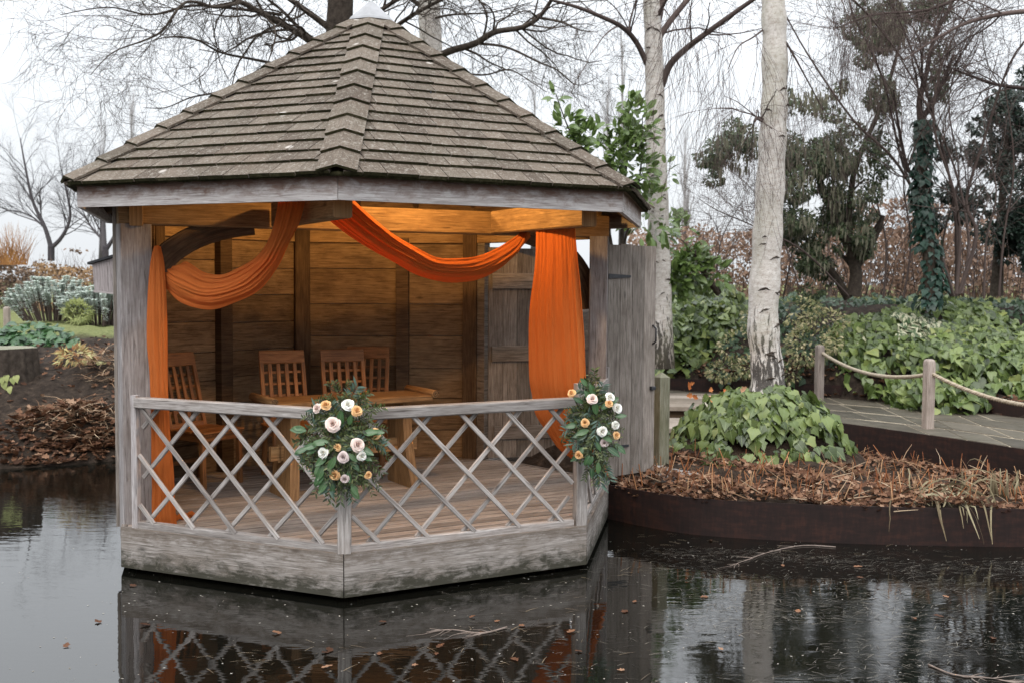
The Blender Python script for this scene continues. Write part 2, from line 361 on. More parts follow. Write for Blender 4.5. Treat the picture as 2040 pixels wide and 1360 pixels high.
IVYL = leafmat('ivy_leaf', [(.05, (.014, .026, .006)), (.3, (.055, .085, .018)), (.58, (.11, .155, .036)), (.85, (.20, .25, .075)), (.98, (.34, .32, .10))], .36, .5, (.19, .25, .10))
IVYD = leafmat('dark_ivy_leaf', [(.05, (.014, .035, .014)), (.5, (.03, .065, .026)), (.95, (.055, .10, .042))], .4, .45, (.07, .11, .06))
IVYT = leafmat('trunk_ivy_leaf', [(.05, (.006, .026, .016)), (.5, (.013, .045, .03)), (.95, (.03, .075, .048))], .4, .45)
VARI = leafmat('variegated_leaf', [(.1, (.06, .10, .045)), (.9, (.13, .18, .09))], .45, .4, None, .2, (.48, .47, .32))
CREAM = leafmat('cream_leaf', [(.1, (.045, .06, .02)), (.4, (.11, .13, .05)), (.7, (.30, .27, .13)), (.95, (.50, .42, .27))], .5, .3)
LAUR = leafmat('laurel_leaf', [(.05, (.055, .095, .02)), (.5, (.095, .155, .036)), (.95, (.155, .225, .065))], .32, .5, (.19, .25, .09))
OLIVE = leafmat('olive_leaf', [(.05, (.014, .026, .009)), (.5, (.04, .062, .022)), (.95, (.115, .14, .065))], .5, .35, None, .2)
TASS = leafmat('catkin', [(.1, (.12, .12, .08)), (.9, (.25, .24, .175))], .8, .15, None, .2)
DARKG = leafmat('holly_leaf', [(.05, (.006, .014, .009)), (.5, (.013, .028, .018)), (.95, (.03, .05, .034))], .4, .4, None, .1)
SAGE = leafmat('sage_leaf', [(.05, (.42, .48, .43)), (.5, (.56, .62, .56)), (.95, (.68, .72, .67))], .8, .15, None, .2)
GREENP = leafmat('bergenia_leaf', [(.05, (.02, .06, .022)), (.5, (.04, .105, .035)), (.95, (.085, .165, .06))], .35, .5, (.12, .18, .09))
YELG = leafmat('yellow_leaf', [(.05, (.20, .24, .08)), (.95, (.36, .38, .15))], .5, .3)
BEECH = leafmat('beech_leaf', [(.05, (.12, .068, .045)), (.5, (.24, .15, .105)), (.95, (.38, .265, .20))], .7, .2, None, .3)
DEADL = leafmat('dead_leaf', [(.05, (.035, .016, .009)), (.4, (.10, .045, .024)), (.75, (.19, .098, .056)), (.97, (.36, .24, .16))], .75, .2, None, .15)
OLIVL = leafmat('bouquet_leaf', [(.05, (.012, .022, .006)), (.4, (.036, .055, .015)), (.75, (.08, .105, .03)), (.98, (.18, .20, .08))], .45, .4, None, .2)
EUCL = leafmat('eucalyptus_leaf', [(.05, (.035, .075, .055)), (.95, (.12, .18, .14))], .5, .35, None, .15)
def petal(name, a, b):
    t = NT(name, .6, .2); uvx = t.n('ShaderNodeSeparateXYZ'); t.l(t.coord('UV'), uvx.inputs[0]); c = t.ramp(uvx.outputs[1], [(0, a), (.8, b)]); t.col(c)
    t.b.inputs['Subsurface Weight'].default_value = .15; t.b.inputs['Subsurface Radius'].default_value = (.01, .006, .004); return t.m
P_WHITE = petal('white_petal', (.62, .58, .42), (.82, .81, .76)); P_BLUSH = petal('blush_petal', (.62, .36, .31), (.78, .65, .59))
P_PEACH = petal('peach_petal', (.58, .27, .08), (.74, .47, .23)); P_MAUVE = petal('mauve_petal', (.46, .31, .29), (.63, .53, .51))
def cloth_mat():
    t = NT('orange_muslin', .85, .12); v = t.coord('UV', (240, 9, 1)); n = t.noise(v, 1.0, 4, .6, .8); n2 = t.noise(t.coord('UV', (30, 20, 1)), 1.0, 4, .7, 1.2)
    c = t.ramp(n, [(.25, (.56, .140, .028)), (.6, (.70, .205, .05)), (.85, (.77, .26, .08))]); t.col(c)
    t.bump(t.math('ADD', n, t.math('MULTIPLY', n2, 2.2)), .8, .010)
    tr = t.n('ShaderNodeBsdfTranslucent'); tr.inputs[0].default_value = (.80, .225, .04, 1); ms = t.n('ShaderNodeMixShader'); ms.inputs[0].default_value = .3
    t.l(t.b.outputs[0], ms.inputs[1]); t.l(tr.outputs[0], ms.inputs[2]); t.l(ms.outputs[0], t.t.nodes['Material Output'].inputs[0]); return t.m
CLOTH = cloth_mat()
def birch_mat():
    t = NT('birch_bark', .75, .25)
    c = t.ramp(t.noise(t.coord('UV', (14, 5, 1)), 1.6, 5, .7), [(.3, (.33, .28, .24)), (.5, (.53, .49, .45)), (.75, (.68, .655, .625))])
    c = t.mix(t.ramp(t.noise(t.coord('UV', (70, 7, 1)), 1.0, 3, .6), [(.58, 0.0), (.66, .55)]), c, (.30, .24, .19))
    gz = t.n('ShaderNodeSeparateXYZ'); t.l(t.pos(), gz.inputs[0])
    low = t.ramp(gz.outputs[2], [(.0, 1.0), (1.0, .0)]); low = t.n('ShaderNodeMapRange'); low.inputs[1].default_value = 1.0; low.inputs[2].default_value = 2.3; low.inputs[3].default_value = .19; low.inputs[4].default_value = -.10
    t.l(gz.outputs[2], low.inputs[0])
    fi = t.noise(t.coord('UV', (5.5, 17, 1)), 1.0, 5, .65, .5); c = t.mix(t.ramp(t.math('ADD', fi, low.outputs[0]), [(.60, 0.0), (.65, .93)]), c, (.035, .03, .026))
    spk = t.noise(t.pos((90, 90, 90)), 1.0, 3, .6); c = t.mix(t.ramp(spk, [(.56, 0.0), (.66, .6)]), c, (.20, .185, .165))
    gr = t.noise(t.pos((2.5, 2.5, 1.2)), 1.0, 4, .6); c = t.mix(t.ramp(gr, [(.5, 0.0), (.7, .45)]), c, (.26, .255, .17))
    t.col(c); t.bump(t.math('ADD', fi, spk), .5, .01); return t.m
BIRCH = birch_mat()
def corten_mat():
    t = NT('corten_steel', .75, .3); n = t.noise(t.pos((3, 3, 14)), 1.5, 6, .7); m = t.noise(t.pos((30, 30, 6)), 1.0, 5, .7)
    c = t.ramp(t.math('ADD', t.math('MULTIPLY', n, .6), t.math('MULTIPLY', m, .4)), [(.3, (.005, .0026, .0022)), (.5, (.015, .0065, .005)), (.64, (.034, .0125, .008)), (.8, (.085, .034, .02))]); t.col(c); t.bump(m, .3, .004); return t.m
CORTEN = corten_mat()
def slab_mat():
    t = NT('wet_stone', .5, .25); r = t.rnd(); n = t.noise(t.pos(), 5, 6, .7); m = t.noise(t.pos(), 1.3, 4, .6)
    c = t.ramp(t.math('ADD', t.math('MULTIPLY', n, .7), t.math('MULTIPLY', r, .3)), [(.3, (.035, .03, .021)), (.5, (.068, .058, .042)), (.75, (.12, .103, .078))])
    t.col(c); t.l(t.ramp(m, [(.4, .38), (.62, .75)]), t.b.inputs['Roughness']); t.bump(n, .25, .006); return t.m
SLAB = slab_mat(); MORTAR = simple('mortar', [(.3, (.26, .215, .155)), (.7, (.42, .36, .27))], .9, .2, 14, .3, randw=0)
def ground_mat():
    t = NT('garden_ground', .95, .1); p = t.pos(); xyz = t.n('ShaderNodeSeparateXYZ'); t.l(p, xyz.inputs[0])
    n = t.noise(t.pos(), 9, 6, .7); soil = t.ramp(n, [(.35, (.014, .010, .008)), (.55, (.034, .025, .019)), (.75, (.085, .06, .043))])
    g = t.noise(t.pos(), 26, 5, .7); gr = t.ramp(g, [(.3, (.07, .085, .03)), (.55, (.14, .15, .06)), (.8, (.23, .22, .11))])
    e = t.math('ADD', xyz.outputs[1], t.math('MULTIPLY', t.noise(t.pos(), 1.2, 4, .6), 2.0))
    e = t.math('SUBTRACT', e, t.math('MULTIPLY', t.math('GREATER_THAN', xyz.outputs[0], -1.0), 3.2))
    t.col(t.mix(t.ramp(t.math('MULTIPLY', e, .02), [(.352, 0.0), (.362, 1.0)]), soil, gr)); t.bump(n, .9, .04); return t.m
GROUND = ground_mat()
def water_mat():
    t = NT('pond_water', .015, .5); t.col((.004, .004, .003)); t.b.inputs['IOR'].default_value = 1.68
    n = t.noise(t.pos((1.1, 3.2, 1)), 2.2, 3, .5); n2 = t.noise(t.pos((3, 9, 1)), 3.5, 2, .5)
    # a breath of wind roughens the far left water
    xyz = t.n('ShaderNodeSeparateXYZ'); t.l(t.pos(), xyz.inputs[0])
    wl = t.n('ShaderNodeMapRange'); wl.inputs[1].default_value = 8.4; wl.inputs[2].default_value = 10.0; wl.inputs[3].default_value = .05; wl.inputs[4].default_value = .5
    t.l(xyz.outputs[1], wl.inputs[0])
    fm = t.n('ShaderNodeMapRange'); fm.inputs[1].default_value = -.6; fm.inputs[2].default_value = 2.2; t.l(xyz.outputs[0], fm.inputs[0])
    fk = t.ramp(t.noise(t.pos((.9, 1.8, 1)), 1.3, 4, .6), [(.42, 0.0), (.6, 1.0)]); fn = t.noise(t.pos((7, 26, 1)), 1.6, 4, .65)
    film = t.math('MULTIPLY', t.math('MULTIPLY', fm.outputs[0], fk), t.math('MULTIPLY', fn, .38))
    n = t.math('ADD', n, film)
    h = t.math('ADD', t.math('MULTIPLY', n, .35), t.math('MULTIPLY', t.math('MULTIPLY', n2, wl.outputs[0]), .5))
    t.bump(h, .22, .02); return t.m
WATER = water_mat()
TREAD = simple('sawn_boards', [(.3, (.16, .13, .10)), (.7, (.33, .28, .235))], .8, .2, 9, .3, randw=.5)

# ================================================================== setting: ground, pond
def interp(x, pts): return np.interp(x, [p[0] for p in pts], [p[1] for p in pts])
SHORE = [(-60, 9), (-14, 10.6), (-8, 11.4), (-5.6, 11.75), (-5.1, 11.9), (-4.5, 12.4), (-3.6, 12.1), (-2.6, 11.2), (-.6, 10.6), (.5, 9.9), (.9, 9.45), (1.57, 8.8), (2.34, 8.6), (3.12, 8.5), (4.1, 8.48), (7, 8.2), (60, 5)]
PBACK = [(1.0, 16.9), (2.13, 16.3), (2.97, 15.9), (4.19, 15.45), (5.52, 14.2), (6.21, 13.0), (7.2, 11.0), (8.5, 8.0), (30, -25)]
PFRONT = [(1.2, 14.6), (2.6, 13.75), (3.3, 13.1), (3.88, 12.34), (4.29, 11.72), (4.62, 11.2), (5.02, 10.49), (5.9, 8.9), (7, 6.0), (30, -40)]
LP = [(0, -.02), (.15, .13), (.6, .33), (1.4, .62), (2.2, .92), (3.6, 1.08), (5.2, 1.2), (9, 1.25), (400, 1.6)]
def height(x, y):
    t = y - interp(x, SHORE)
    left = np.where(t < 0, np.maximum(-.7, t*1.1), interp(t, LP))
    pb = interp(x, PBACK); pf = interp(x, PFRONT)
    bank = np.where(y-pb < .15, .5, np.minimum(np.interp(y, [11, 13.5, 15, 17, 18.6, 21, 400], [.62, .68, .85, 1.25, 1.66, 1.8, 2.2]), .62 + (y-pb)*.62))
    right = np.where(t < .12, np.where(t < 0, np.maximum(-.7, t*1.1-.3), -.3), np.where(y < pf+.35, np.interp(pf-y, [0, 2.6, 4], [.10, .20, .24]), np.where(y < pb, .42, bank)))
    k = np.clip((x-.3)/1.0, 0, 1); k = np.where(y > 12.5, np.clip((x+1.5)/2.5, 0, 1), k)
    h = left*(1-k) + right*k
    near = np.interp(y, [-2, 1.2, 2.4, 3.2], [.45, .42, -.2, -.75])
    h = np.where(y < 3.2, np.maximum(near, np.where(y < 3.2, -.75, h)), h)
    wob = .03*np.sin(x*3.1+y*1.7) + .025*np.sin(x*5.3-y*4.1) + .02*np.sin(x*11+y*9)
    return h + np.where(h > .02, wob, 0)*np.where((x > 0) & (y < pb) & (y > pf-.3), 0, 1)
def ground_mesh():
    xs = np.unique(np.concatenate([np.linspace(-400, -30, 12), np.linspace(-30, -12, 30), np.linspace(-12, 9, 170), np.linspace(9, 30, 35), np.linspace(30, 400, 12)]))
    ys = np.unique(np.concatenate([np.linspace(-60, 2, 16), np.linspace(2, 7, 14), np.linspace(7, 20, 130), np.linspace(20, 45, 40), np.linspace(45, 600, 14)]))
    X, Y = np.meshgrid(xs, ys); Z = height(X, Y); m, n = X.shape
    V = np.stack([X, Y, Z], -1).reshape(-1, 3); i = np.arange(m*n).reshape(m, n)
    F = np.stack([i[:-1, :-1], i[:-1, 1:], i[1:, 1:], i[1:, :-1]], -1).reshape(-1, 4)
    me = bpy.data.meshes.new('ground'); me.from_pydata(V.tolist(), [], F.tolist()); me.polygons.foreach_set('use_smooth', [True]*len(F)); me.materials.append(GROUND); return me
kind(link(bpy.data.objects.new('ground', ground_mesh())), 'structure')
mb = MB(); mb.grid([[(x, y, 0) for x in (-60, -12, 12, 60)] for y in (-1, 6, 14)]); kind(mb.build('pond_water', WATER), 'structure')

# ================================================================== gazebo
CX, CY, TH = -1.1692, 8.9712, 2.5591
def V2(k, Rr):
    a = R(TH + 360/7*k); return Vector((CX + Rr*math.sin(a), CY - Rr*math.cos(a)))
def WP(k, s, Rr, z):
    p = V2(k, Rr).lerp(V2(k+1, Rr), s); return Vector((p.x, p.y, z))
FL = .315
gaz = thing('gazebo', 'seven-sided weathered oak summerhouse with shingled roof standing in the pond', 'gazebo', (CX, CY, 0))
def ring(name, mat, parent, k, s0, s1, Ro, Ri, z0, z1):
    m = MB(); a, b, c, d = WP(k, s0, Ro, z0), WP(k, s1, Ro, z0), WP(k, s1, Ri, z0), WP(k, s0, Ri, z0)
    up = Vector((0, 0, z1-z0)); m.hexa([a, b, c, d], [a+up, b+up, c+up, d+up]); return m.build(name, mat, parent)
def AXIS(k): d = V2(k+1, 1)-V2(k, 1); return d.normalized()
for k in range(7):
    ring('skirt_board', SKIRT, gaz, k, .002, .998, 2.1276, 2.085, .035, .319)
    ring('fascia_board', FASC, gaz, k, .001, .999, 2.395, 2.362, 2.562, 2.735)
# floor boards parallel to the tie beam A-D
A_, D_ = V2(-1, 1.95), V2(2, 1.95); bd = (D_-A_).normalized(); bn = Vector((-bd.y, bd.x))
hep = [V2(k, 2.08) for k in range(7)]
def clip(poly, n, c):        # keep n.p <= c
    out = []
    for i in range(len(poly)):
        a, b = poly[i], poly[(i+1) % len(poly)]; da, db = n.dot(a)-c, n.dot(b)-c
        if da <= 0: out.append(a)
        if da*db < 0: out.append(a.lerp(b, da/(da-db)))
    return out
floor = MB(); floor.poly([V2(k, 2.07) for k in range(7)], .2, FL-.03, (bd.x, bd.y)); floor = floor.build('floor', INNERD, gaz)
c0 = bn.dot(Vector((CX, CY)))
for i in range(-20, 21):
    lo = c0 + i*.112; pl = clip(clip(hep, bn, lo+.095), -bn, -lo)
    if len(pl) > 2:
        m = MB(); m.poly(pl, FL-.03, FL+random.uniform(-.0015, .0015), (bd.x, bd.y)); m.build('floor_board', DECK, floor)
# piles under the floor
for k in range(7):
    p = V2(k, 1.75); beam('pile', INNERD, gaz, (p.x, p.y, -.5), (p.x, p.y, .22), .16, .16, (0, 1, 0))
# posts
ang = math.atan2(bd.y, bd.x)
def post(name, x, y, z0, z1, sz, a, mat=GREY2, parent=gaz, sz2=None):
    return beam(name, mat, parent, (x, y, z0), (x, y, z1), sz, sz2 or sz, (-math.sin(a), math.cos(a), 0), ch=.008)
pA = at(269.5, 700, 7.79); pD = at(1191, 700, 9.36)
post('post', pA.x, pA.y, .2, 2.47, .222, ang, sz2=.17); post('post', pD.x, pD.y, .2, 2.47, .16, R(-4))
m = MB(); q = at(239, 700, 7.95); m.beam((q.x-.012, q.y+.02, .25), (q.x-.012, q.y+.02, 2.62), .03, .14, (0, 1, 0)); m.build('edge_board', DOORW, gaz)
for k in (3, 4, 5): p = V2(k, 1.96); post('post', p.x, p.y, .2, 2.6, .15, math.atan2(AXIS(k).y, AXIS(k).x) - R(25.7), INNERD)
# tie beam and the two stub beams that carry the front corners
zt = 2.56
a3 = Vector((pA.x, pA.y, zt)) - Vector((bd.x, bd.y, 0))*.11; d3 = Vector((D_.x, D_.y, zt)) + Vector((bd.x, bd.y, 0))*.12
beam('tie_beam', BEAMW, gaz, a3, d3, .13, .19, ch=.01)
for k in (0, 1):
    p = V2(k, 2.12); s = (p-A_).dot(bd); f = A_ + bd*s + bn*.06*(-1); beam('stub_beam', BEAMW, gaz, (p.x, p.y, zt+.003), (f.x, f.y, zt+.003), .125, .186, ch=.01)
for k in (2, 3, 4, 5): a, b = WP(k, .02, 1.99, 2.53), WP(k, .98, 1.99, 2.53); beam('wall_plate', BEAMW, gaz, a, b, .09, .15)
for k in (2, 3, 4, 5): ring('added_infill', INNERD, gaz, k, .0, 1.0, 2.02, 1.985, 2.60, 2.88)  # infill added above the plates to stop lamp light leaking to the eaves
# curved braces from the posts up to the tie beam
def brace(p0, p1, p2, wd, th):
    m = MB(); n = 14; pts = []; q0, q1, q2 = Vector(p0), Vector(p1), Vector(p2)
    side = Vector((bn.x, bn.y, 0))
    L = []; 
    for i in range(n+1):
        t = i/n; c = q0*(1-t)**2 + q1*2*t*(1-t) + q2*t*t; tg = ((q1-q0)*(1-t) + (q2-q1)*t).normalized(); nn = tg.cross(side).normalized(); L.append((c, nn))
    prof = [(-.5, -.5), (.5, -.5), (.5, .5), (-.5, .5)]
    V = []; F = []; U = []
    for c, nn in L:
        for a, b in prof: V.append(c + nn*a*wd + side*b*th)
    for i in range(n):
        for k in range(4):
            j = (k+1) % 4; F.append((i*4+k, i*4+j, i*4+4+j, i*4+4+k)); U.append([(i*.07, k*.1), (i*.07, k*.1+.1), (i*.07+.07, k*.1+.1), (i*.07+.07, k*.1)])
    F += [(3, 2, 1, 0), (n*4, n*4+1, n*4+2, n*4+3)]; U += [[(0, 0)]*4]*2
    m.add(V, F, U); return m.build('brace', INNERD, gaz)
B3 = Vector((bd.x, bd.y, 0)); pa = Vector((pA.x, pA.y, 0)); pd = Vector((D_.x, D_.y, 0))
brace(pa + B3*.06 + Vector((0, 0, 1.93)), pa + B3*.16 + Vector((0, 0, 2.42)), pa + B3*.86 + Vector((0, 0, 2.50)), .17, .075)
brace(pd - B3*.02 + Vector((0, 0, 1.85)), pd - B3*.10 + Vector((0, 0, 2.38)), pd - B3*.72 + Vector((0, 0, 2.49)), .16, .07)
# walls of wide horizontal planks between studs
def wall_part(k, bays, studs, e=.99):
    w_ = MB(); a, b, c, d = WP(k, .01, 2.09, FL-.1), WP(k, e, 2.09, FL-.1), WP(k, e, 2.062, FL-.1), WP(k, .01, 2.062, FL-.1); up = Vector((0, 0, 2.25))
    w_.hexa([a, b, c, d], [a+up, b+up, c+up, d+up]); w_ = w_.build('wall', GREY, gaz)
    for s0, s1, zs in bays:
        for z0, z1 in zip(zs[:-1], zs[1:]):
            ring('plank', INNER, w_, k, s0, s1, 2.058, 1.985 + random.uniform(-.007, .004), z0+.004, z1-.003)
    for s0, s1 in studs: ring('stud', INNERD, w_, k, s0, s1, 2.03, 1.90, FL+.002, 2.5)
    return w_
def zs(*px): return [FL] + [z for z in px] + [2.46]
wall_part(3, [(.03, .372, zs(.59, .91, 1.21, 1.535, 1.85, 2.2)), (.44, .97, zs(.62, .93, 1.23, 1.53, 1.85, 2.2))], [(.371, .443)])
wall_part(4, [(.03, .527, zs(.66, .93, 1.18, 1.42, 1.68, 1.94, 2.19)), (.60, .97, zs(.6, .92, 1.16, 1.42, 1.7, 2.0, 2.26))], [(.526, .606)])
wall_part(5, [(.03, .86, zs(.6, .9, 1.2, 1.5, 1.8, 2.1, 2.3))], [(.48, .54)], .87)
# railing
def rail_side(k, s0, s1, start):
    Lk = 2*2.06*math.sin(math.pi/7); rl = MB(); a, b = WP(k, s0, 2.075, 1.212), WP(k, s1, 2.075, 1.212); rl.beam(a, b, .075, .075, ch=.008); rl = rl.build('top_rail', GREY, gaz)
    a, b = WP(k, s0, 2.06, .335), WP(k, s1, 2.06, .335); beam('bottom_rail', GREY, gaz, a, b, .06, .062, ch=.006)
    z0, z1 = .36, 1.178; run = .80/Lk; lo, hi = s0+.012, s1-.012
    for i in range(-3, 7):
        for sg, st, Rr in ((1, start[0], 2.083), (-1, start[1], 2.051)):
            top = st + .1935*i; bot = top + sg*run; t0, t1 = 0., 1.       # t: 0 at the top
            f = lambda t: top + (bot-top)*t
            ts = sorted([(lo-top)/(bot-top), (hi-top)/(bot-top)]); t0, t1 = max(0, ts[0]), min(1, ts[1])
            if t1-t0 < .06: continue
            p, q_ = WP(k, f(t0), Rr, z1+(z0-z1)*t0), WP(k, f(t1), Rr, z1+(z0-z1)*t1)
            nrm = V2(k, 1).lerp(V2(k+1, 1), .5) - Vector((CX, CY)); m = MB(); m.beam(p, q_, .031, .02, (nrm.x, nrm.y, 0), ch=.004); m.build('lattice_slat', GREY, rl)
rail_side(-1, .055, .985, (.076, .147)); rail_side(0, .015, .965, (.073, .147)); rail_side(1, .04, .93, (.073, .147))
def newel(k, Rr, sz, z1, a, sz2=None):
    p = V2(k, Rr); return beam('newel', GREY, gaz, (p.x, p.y, .318), (p.x, p.y, z1), sz, sz2 or sz, (-math.sin(a), math.cos(a), 0), ch=.006)
newel(0, 2.075, .085, 1.3, R(4)); newel(1, 2.065, .085, 1.345, R(20)); 
p = WP(-1, .045, 2.075, 0); beam('newel', GREY2, gaz, (p.x, p.y, .318), (p.x, p.y, 1.262), .05, .05, (AXIS(-1).x, AXIS(-1).y, 0))
p = WP(1, .95, 2.085, 0); beam('newel', GREY, gaz, (p.x, p.y, .318), (p.x, p.y, 1.335), .06, .05, (AXIS(1).x, AXIS(1).y, 0))
# roof
RE, ZE, ZA = 2.45, 2.728, 4.265
roof = MB(); n = 7
Vr = [(*V2(k, 2.42), 2.715) for k in range(7)] + [(CX, CY, 4.235)] + [(*V2(k, 2.36), 2.69) for k in range(7)] + [(CX, CY, 4.18)]
Fr = [(k, (k+1) % 7, 7) for k in range(7)] + [(8+(k+1) % 7, 8+k, 15) for k in range(7)] + [(k, 8+k, 8+(k+1) % 7, (k+1) % 7) for k in range(7)]
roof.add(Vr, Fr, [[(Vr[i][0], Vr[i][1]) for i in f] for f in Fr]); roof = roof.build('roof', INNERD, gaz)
for k in range(7):
    for s in (0, 1/3, 2/3):
        a = V2(k, 2.34).lerp(V2(k+1, 2.34), s); f = .12; c = Vector((CX, CY)); b = c + (a-c)*f
        zlo = 2.64; zhi = zlo + (4.235-2.715)*(1-f)*.975; beam('rafter', INNERD, roof, (a.x, a.y, zlo), (b.x, b.y, zhi), .05, .10)
APEX = Vector((CX, CY, ZA))
def face_frame(k):
    a, b = V2(k, RE), V2(k+1, RE); A3, B3_ = Vector((a.x, a.y, ZE)), Vector((b.x, b.y, ZE)); mid = (A3+B3_)/2
    u = (B3_-A3).normalized(); sl = APEX-mid; S = sl.length; v = sl/S; nn = u.cross(v).normalized(); return mid, u, v, nn, (B3_-A3).length, S
NC = 19
def course_pieces(k):
    mid, u, v, nn, W, S = face_frame(k); ex = S*.985/NC
    for j in range(NC):
        y0 = j*ex - .012 - (.02 if j == 0 else 0); y1 = min(j*ex + ex*1.12, S*.99); hw0 = W/2*(1-max(y0, 0)/S)-.03; hw1 = W/2*(1-y1/S)-.03
        if hw0 < .04: continue
        x = -hw0 - random.uniform(0, .13)
        while x < hw0:
            wd = random.uniform(.15, .24); a, b = x+.003, min(x+wd-.003, hw0); x += wd
            if hw0 - x < .05: b = hw0; x = hw0
            a = max(a, -hw0)
            if b-a < .02: continue
            jy = random.uniform(-.005, .004); th = random.uniform(.015, .021); l0, l1 = a, b
            cl = lambda q: max(-max(hw1, .002), min(max(hw1, .002), q))
            P = lambda xx, yy, h: mid + u*xx + v*yy + nn*h
            e0, e1 = .018, .004; jh = random.uniform(-.002, .003)
            yield ([P(l0, y0+jy, e0-th+jh), P(l1, y0+jy, e0-th+jh), P(cl(l1), y1, e1-th*.6), P(cl(l0), y1, e1-th*.6)],
                   [P(l0, y0+jy, e0+.006+jh), P(l1, y0+jy, e0+.006+jh), P(cl(l1), y1, e1), P(cl(l0), y1, e1)])
rest = MB()
for k in range(7):
    for bot, top in course_pieces(k):
        if k in (0, 6):
            m = MB(); m.hexa(bot, top, var=.5); o = m.build('shingle', SHING, roof); o.data.materials.append(MOSS); o.data.polygons[2].material_index = 1  # butt face coloured dark: moss, and the shadow line of the course painted in
        else: rest.hexa(bot, top)
kind(rest.build('shingles', SHING, roof), 'stuff')
for k in range(7):       # mossy edge course under the shingles
    m = MB(); Lc = []; NN = 46
    for i in range(NN+1):
        s = i/NN; jit = random.uniform(-.008, .006)
        Lc.append([WP(k, s, 2.40, ZE-.012), WP(k, s, RE+.004+jit, ZE-.028+jit*.6), WP(k, s, RE+.010+jit, ZE-.004+random.uniform(-.006, .004)), WP(k, s, 2.43, ZE+.006)])
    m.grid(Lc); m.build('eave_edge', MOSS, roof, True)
for k in range(7):       # hip caps
    f0, f1 = face_frame(k-1), face_frame(k); a = V2(k, RE); H0 = Vector((a.x, a.y, ZE)); d = APEX-H0; Lh = d.length; d /= Lh
    wl = [d.cross(f[3]).normalized() for f in (f0, f1)]
    l_ = wl[0] if wl[0].dot(f0[0]-H0) > 0 else -wl[0]; r_ = wl[1] if wl[1].dot(f1[0]-H0) > 0 else -wl[1]
    n0, n1 = f0[3], f1[3]; nm = (n0+n1).normalized(); NCAP = 11; ex = (Lh-.12)/NCAP
    for j in range(NCAP):
        s0, s1 = j*ex - (.008 if j == 0 else 0)+random.uniform(-.01, .01), min(j*ex + ex*1.12, Lh-.02); wd = .118
        h0, h1 = .052, .030; t = .017
        def row(s, h): b = H0 + d*s; return [b + l_*wd + n0*(h-.004), b + nm*(h+.004), b + r_*wd + n1*(h-.004)]
        A, B = row(s0, h0), row(s1, h1); A2, B2 = row(s0, h0-t), row(s1, h1-t)
        V = A+B+A2+B2; F = [(0, 1, 4, 3), (1, 2, 5, 4), (6, 9, 10, 7), (7, 10, 11, 8), (0, 6, 7, 1), (1, 7, 8, 2), (3, 4, 10, 9), (4, 5, 11, 10), (0, 3, 9, 6), (2, 8, 11, 5)]
        m = MB(); m.add(V, F, [[((V[i]-V[0]).dot(l_)+.3*(f == F[1]), (V[i]-V[0]).dot(d)) for i in f] for f in F], .5); o = m.build('hip_cap', SHING, roof); o.data.materials.append(MOSS); o.data.polygons[4].material_index = 1; o.data.polygons[5].material_index = 1  # cap ends get the same dark tone, standing in for shadow as well as moss
m = MB(); top = Vector((CX, CY, 4.37)); rl = [Vector((*V2(k, .20), 4.205)) for k in range(7)]; r2 = [Vector((*V2(k, .215), 4.185)) for k in range(7)]; r3 = [Vector((*V2(k, .03), 4.35)) for k in range(7)]
V = r2+rl+r3+[top]; F = [(k, (k+1) % 7, 7+(k+1) % 7, 7+k) for k in range(7)]+[(7+k, 7+(k+1) % 7, 14+(k+1) % 7, 14+k) for k in range(7)]+[(14+k, 14+(k+1) % 7, 21) for k in range(7)]
m.add(V, F, [[(V[i].x, V[i].y) for i in f] for f in F]); m.build('lead_cap', LEAD, roof)
# doors in the side D-G
JD = WP(2, .90, 1.99, 0)
ring('door_jamb', DOORW, gaz, 2, .885, .955, 2.06, 1.95, FL+.002, 2.46)
def door_leaf(hx, hy, dx, dy, wd, z0, z1, nb, ledge_side, ledges):
    d = Vector((dx, dy, 0)).normalized(); nn = Vector((-d.y, d.x, 0)); h = Vector((hx, hy, 0)); leaf = None; bw = wd/nb
    door = MB(); a = h + d*0; door.beam(h + d*.06 + nn*.0 + Vector((0, 0, z0+.25)), h + d*(wd-.06) + Vector((0, 0, z0+.25)), .022, .13, ch=.003)
    door.v = [(Vector(p) + nn*ledge_side*.024)[:] for p in door.v]; door = door.build('door', DOORW, gaz)
    for i in range(nb):
        m = MB(); a, b = h + d*(i*bw+.002), h + d*((i+1)*bw-.002); t = nn*.0125; off = nn*random.uniform(-.0015, .0015); zz = Vector((0, 0, random.uniform(-.006, .006)))
        m.hexa([a-t+off+Vector((0, 0, z0)), b-t+off+Vector((0, 0, z0)), b+t+off+Vector((0, 0, z0)), a+t+off+Vector((0, 0, z0))],
               [a-t+off+Vector((0, 0, z1))+zz, b-t+off+Vector((0, 0, z1))+zz, b+t+off+Vector((0, 0, z1))+zz, a+t+off+Vector((0, 0, z1))+zz], axis=1); m.build('board', DOORW, door)
    for z in ledges: beam('ledge', DOORW, door, h + d*.03 + nn*ledge_side*.027 + Vector((0, 0, z)), h + d*(wd-.03) + nn*ledge_side*.027 + Vector((0, 0, z)), .026, .155, ch=.006)
    return door, h, d, nn
door_leaf(-.235, 10.60, .93, .26, .88, .34, 2.41, 6, -1, (2.085, 1.37))
dr, h, d, nn = door_leaf(pD.x+.085, pD.y+.10, .745, .60, .60, .36, 2.41, 4, 1, (2.085, 1.37))
for z in (2.13, .62):
    m = MB(); a = h - nn*.016 + Vector((0, 0, z)); V = [a+Vector((0, 0, -.022)), a+d*.27+Vector((0, 0, -.010)), a+d*.27+Vector((0, 0, .010)), a+Vector((0, 0, .022))]; V += [p - nn*.006 for p in V]
    m.hexa(V[:4], V[4:]); m.build('strap_hinge', IRON, dr)
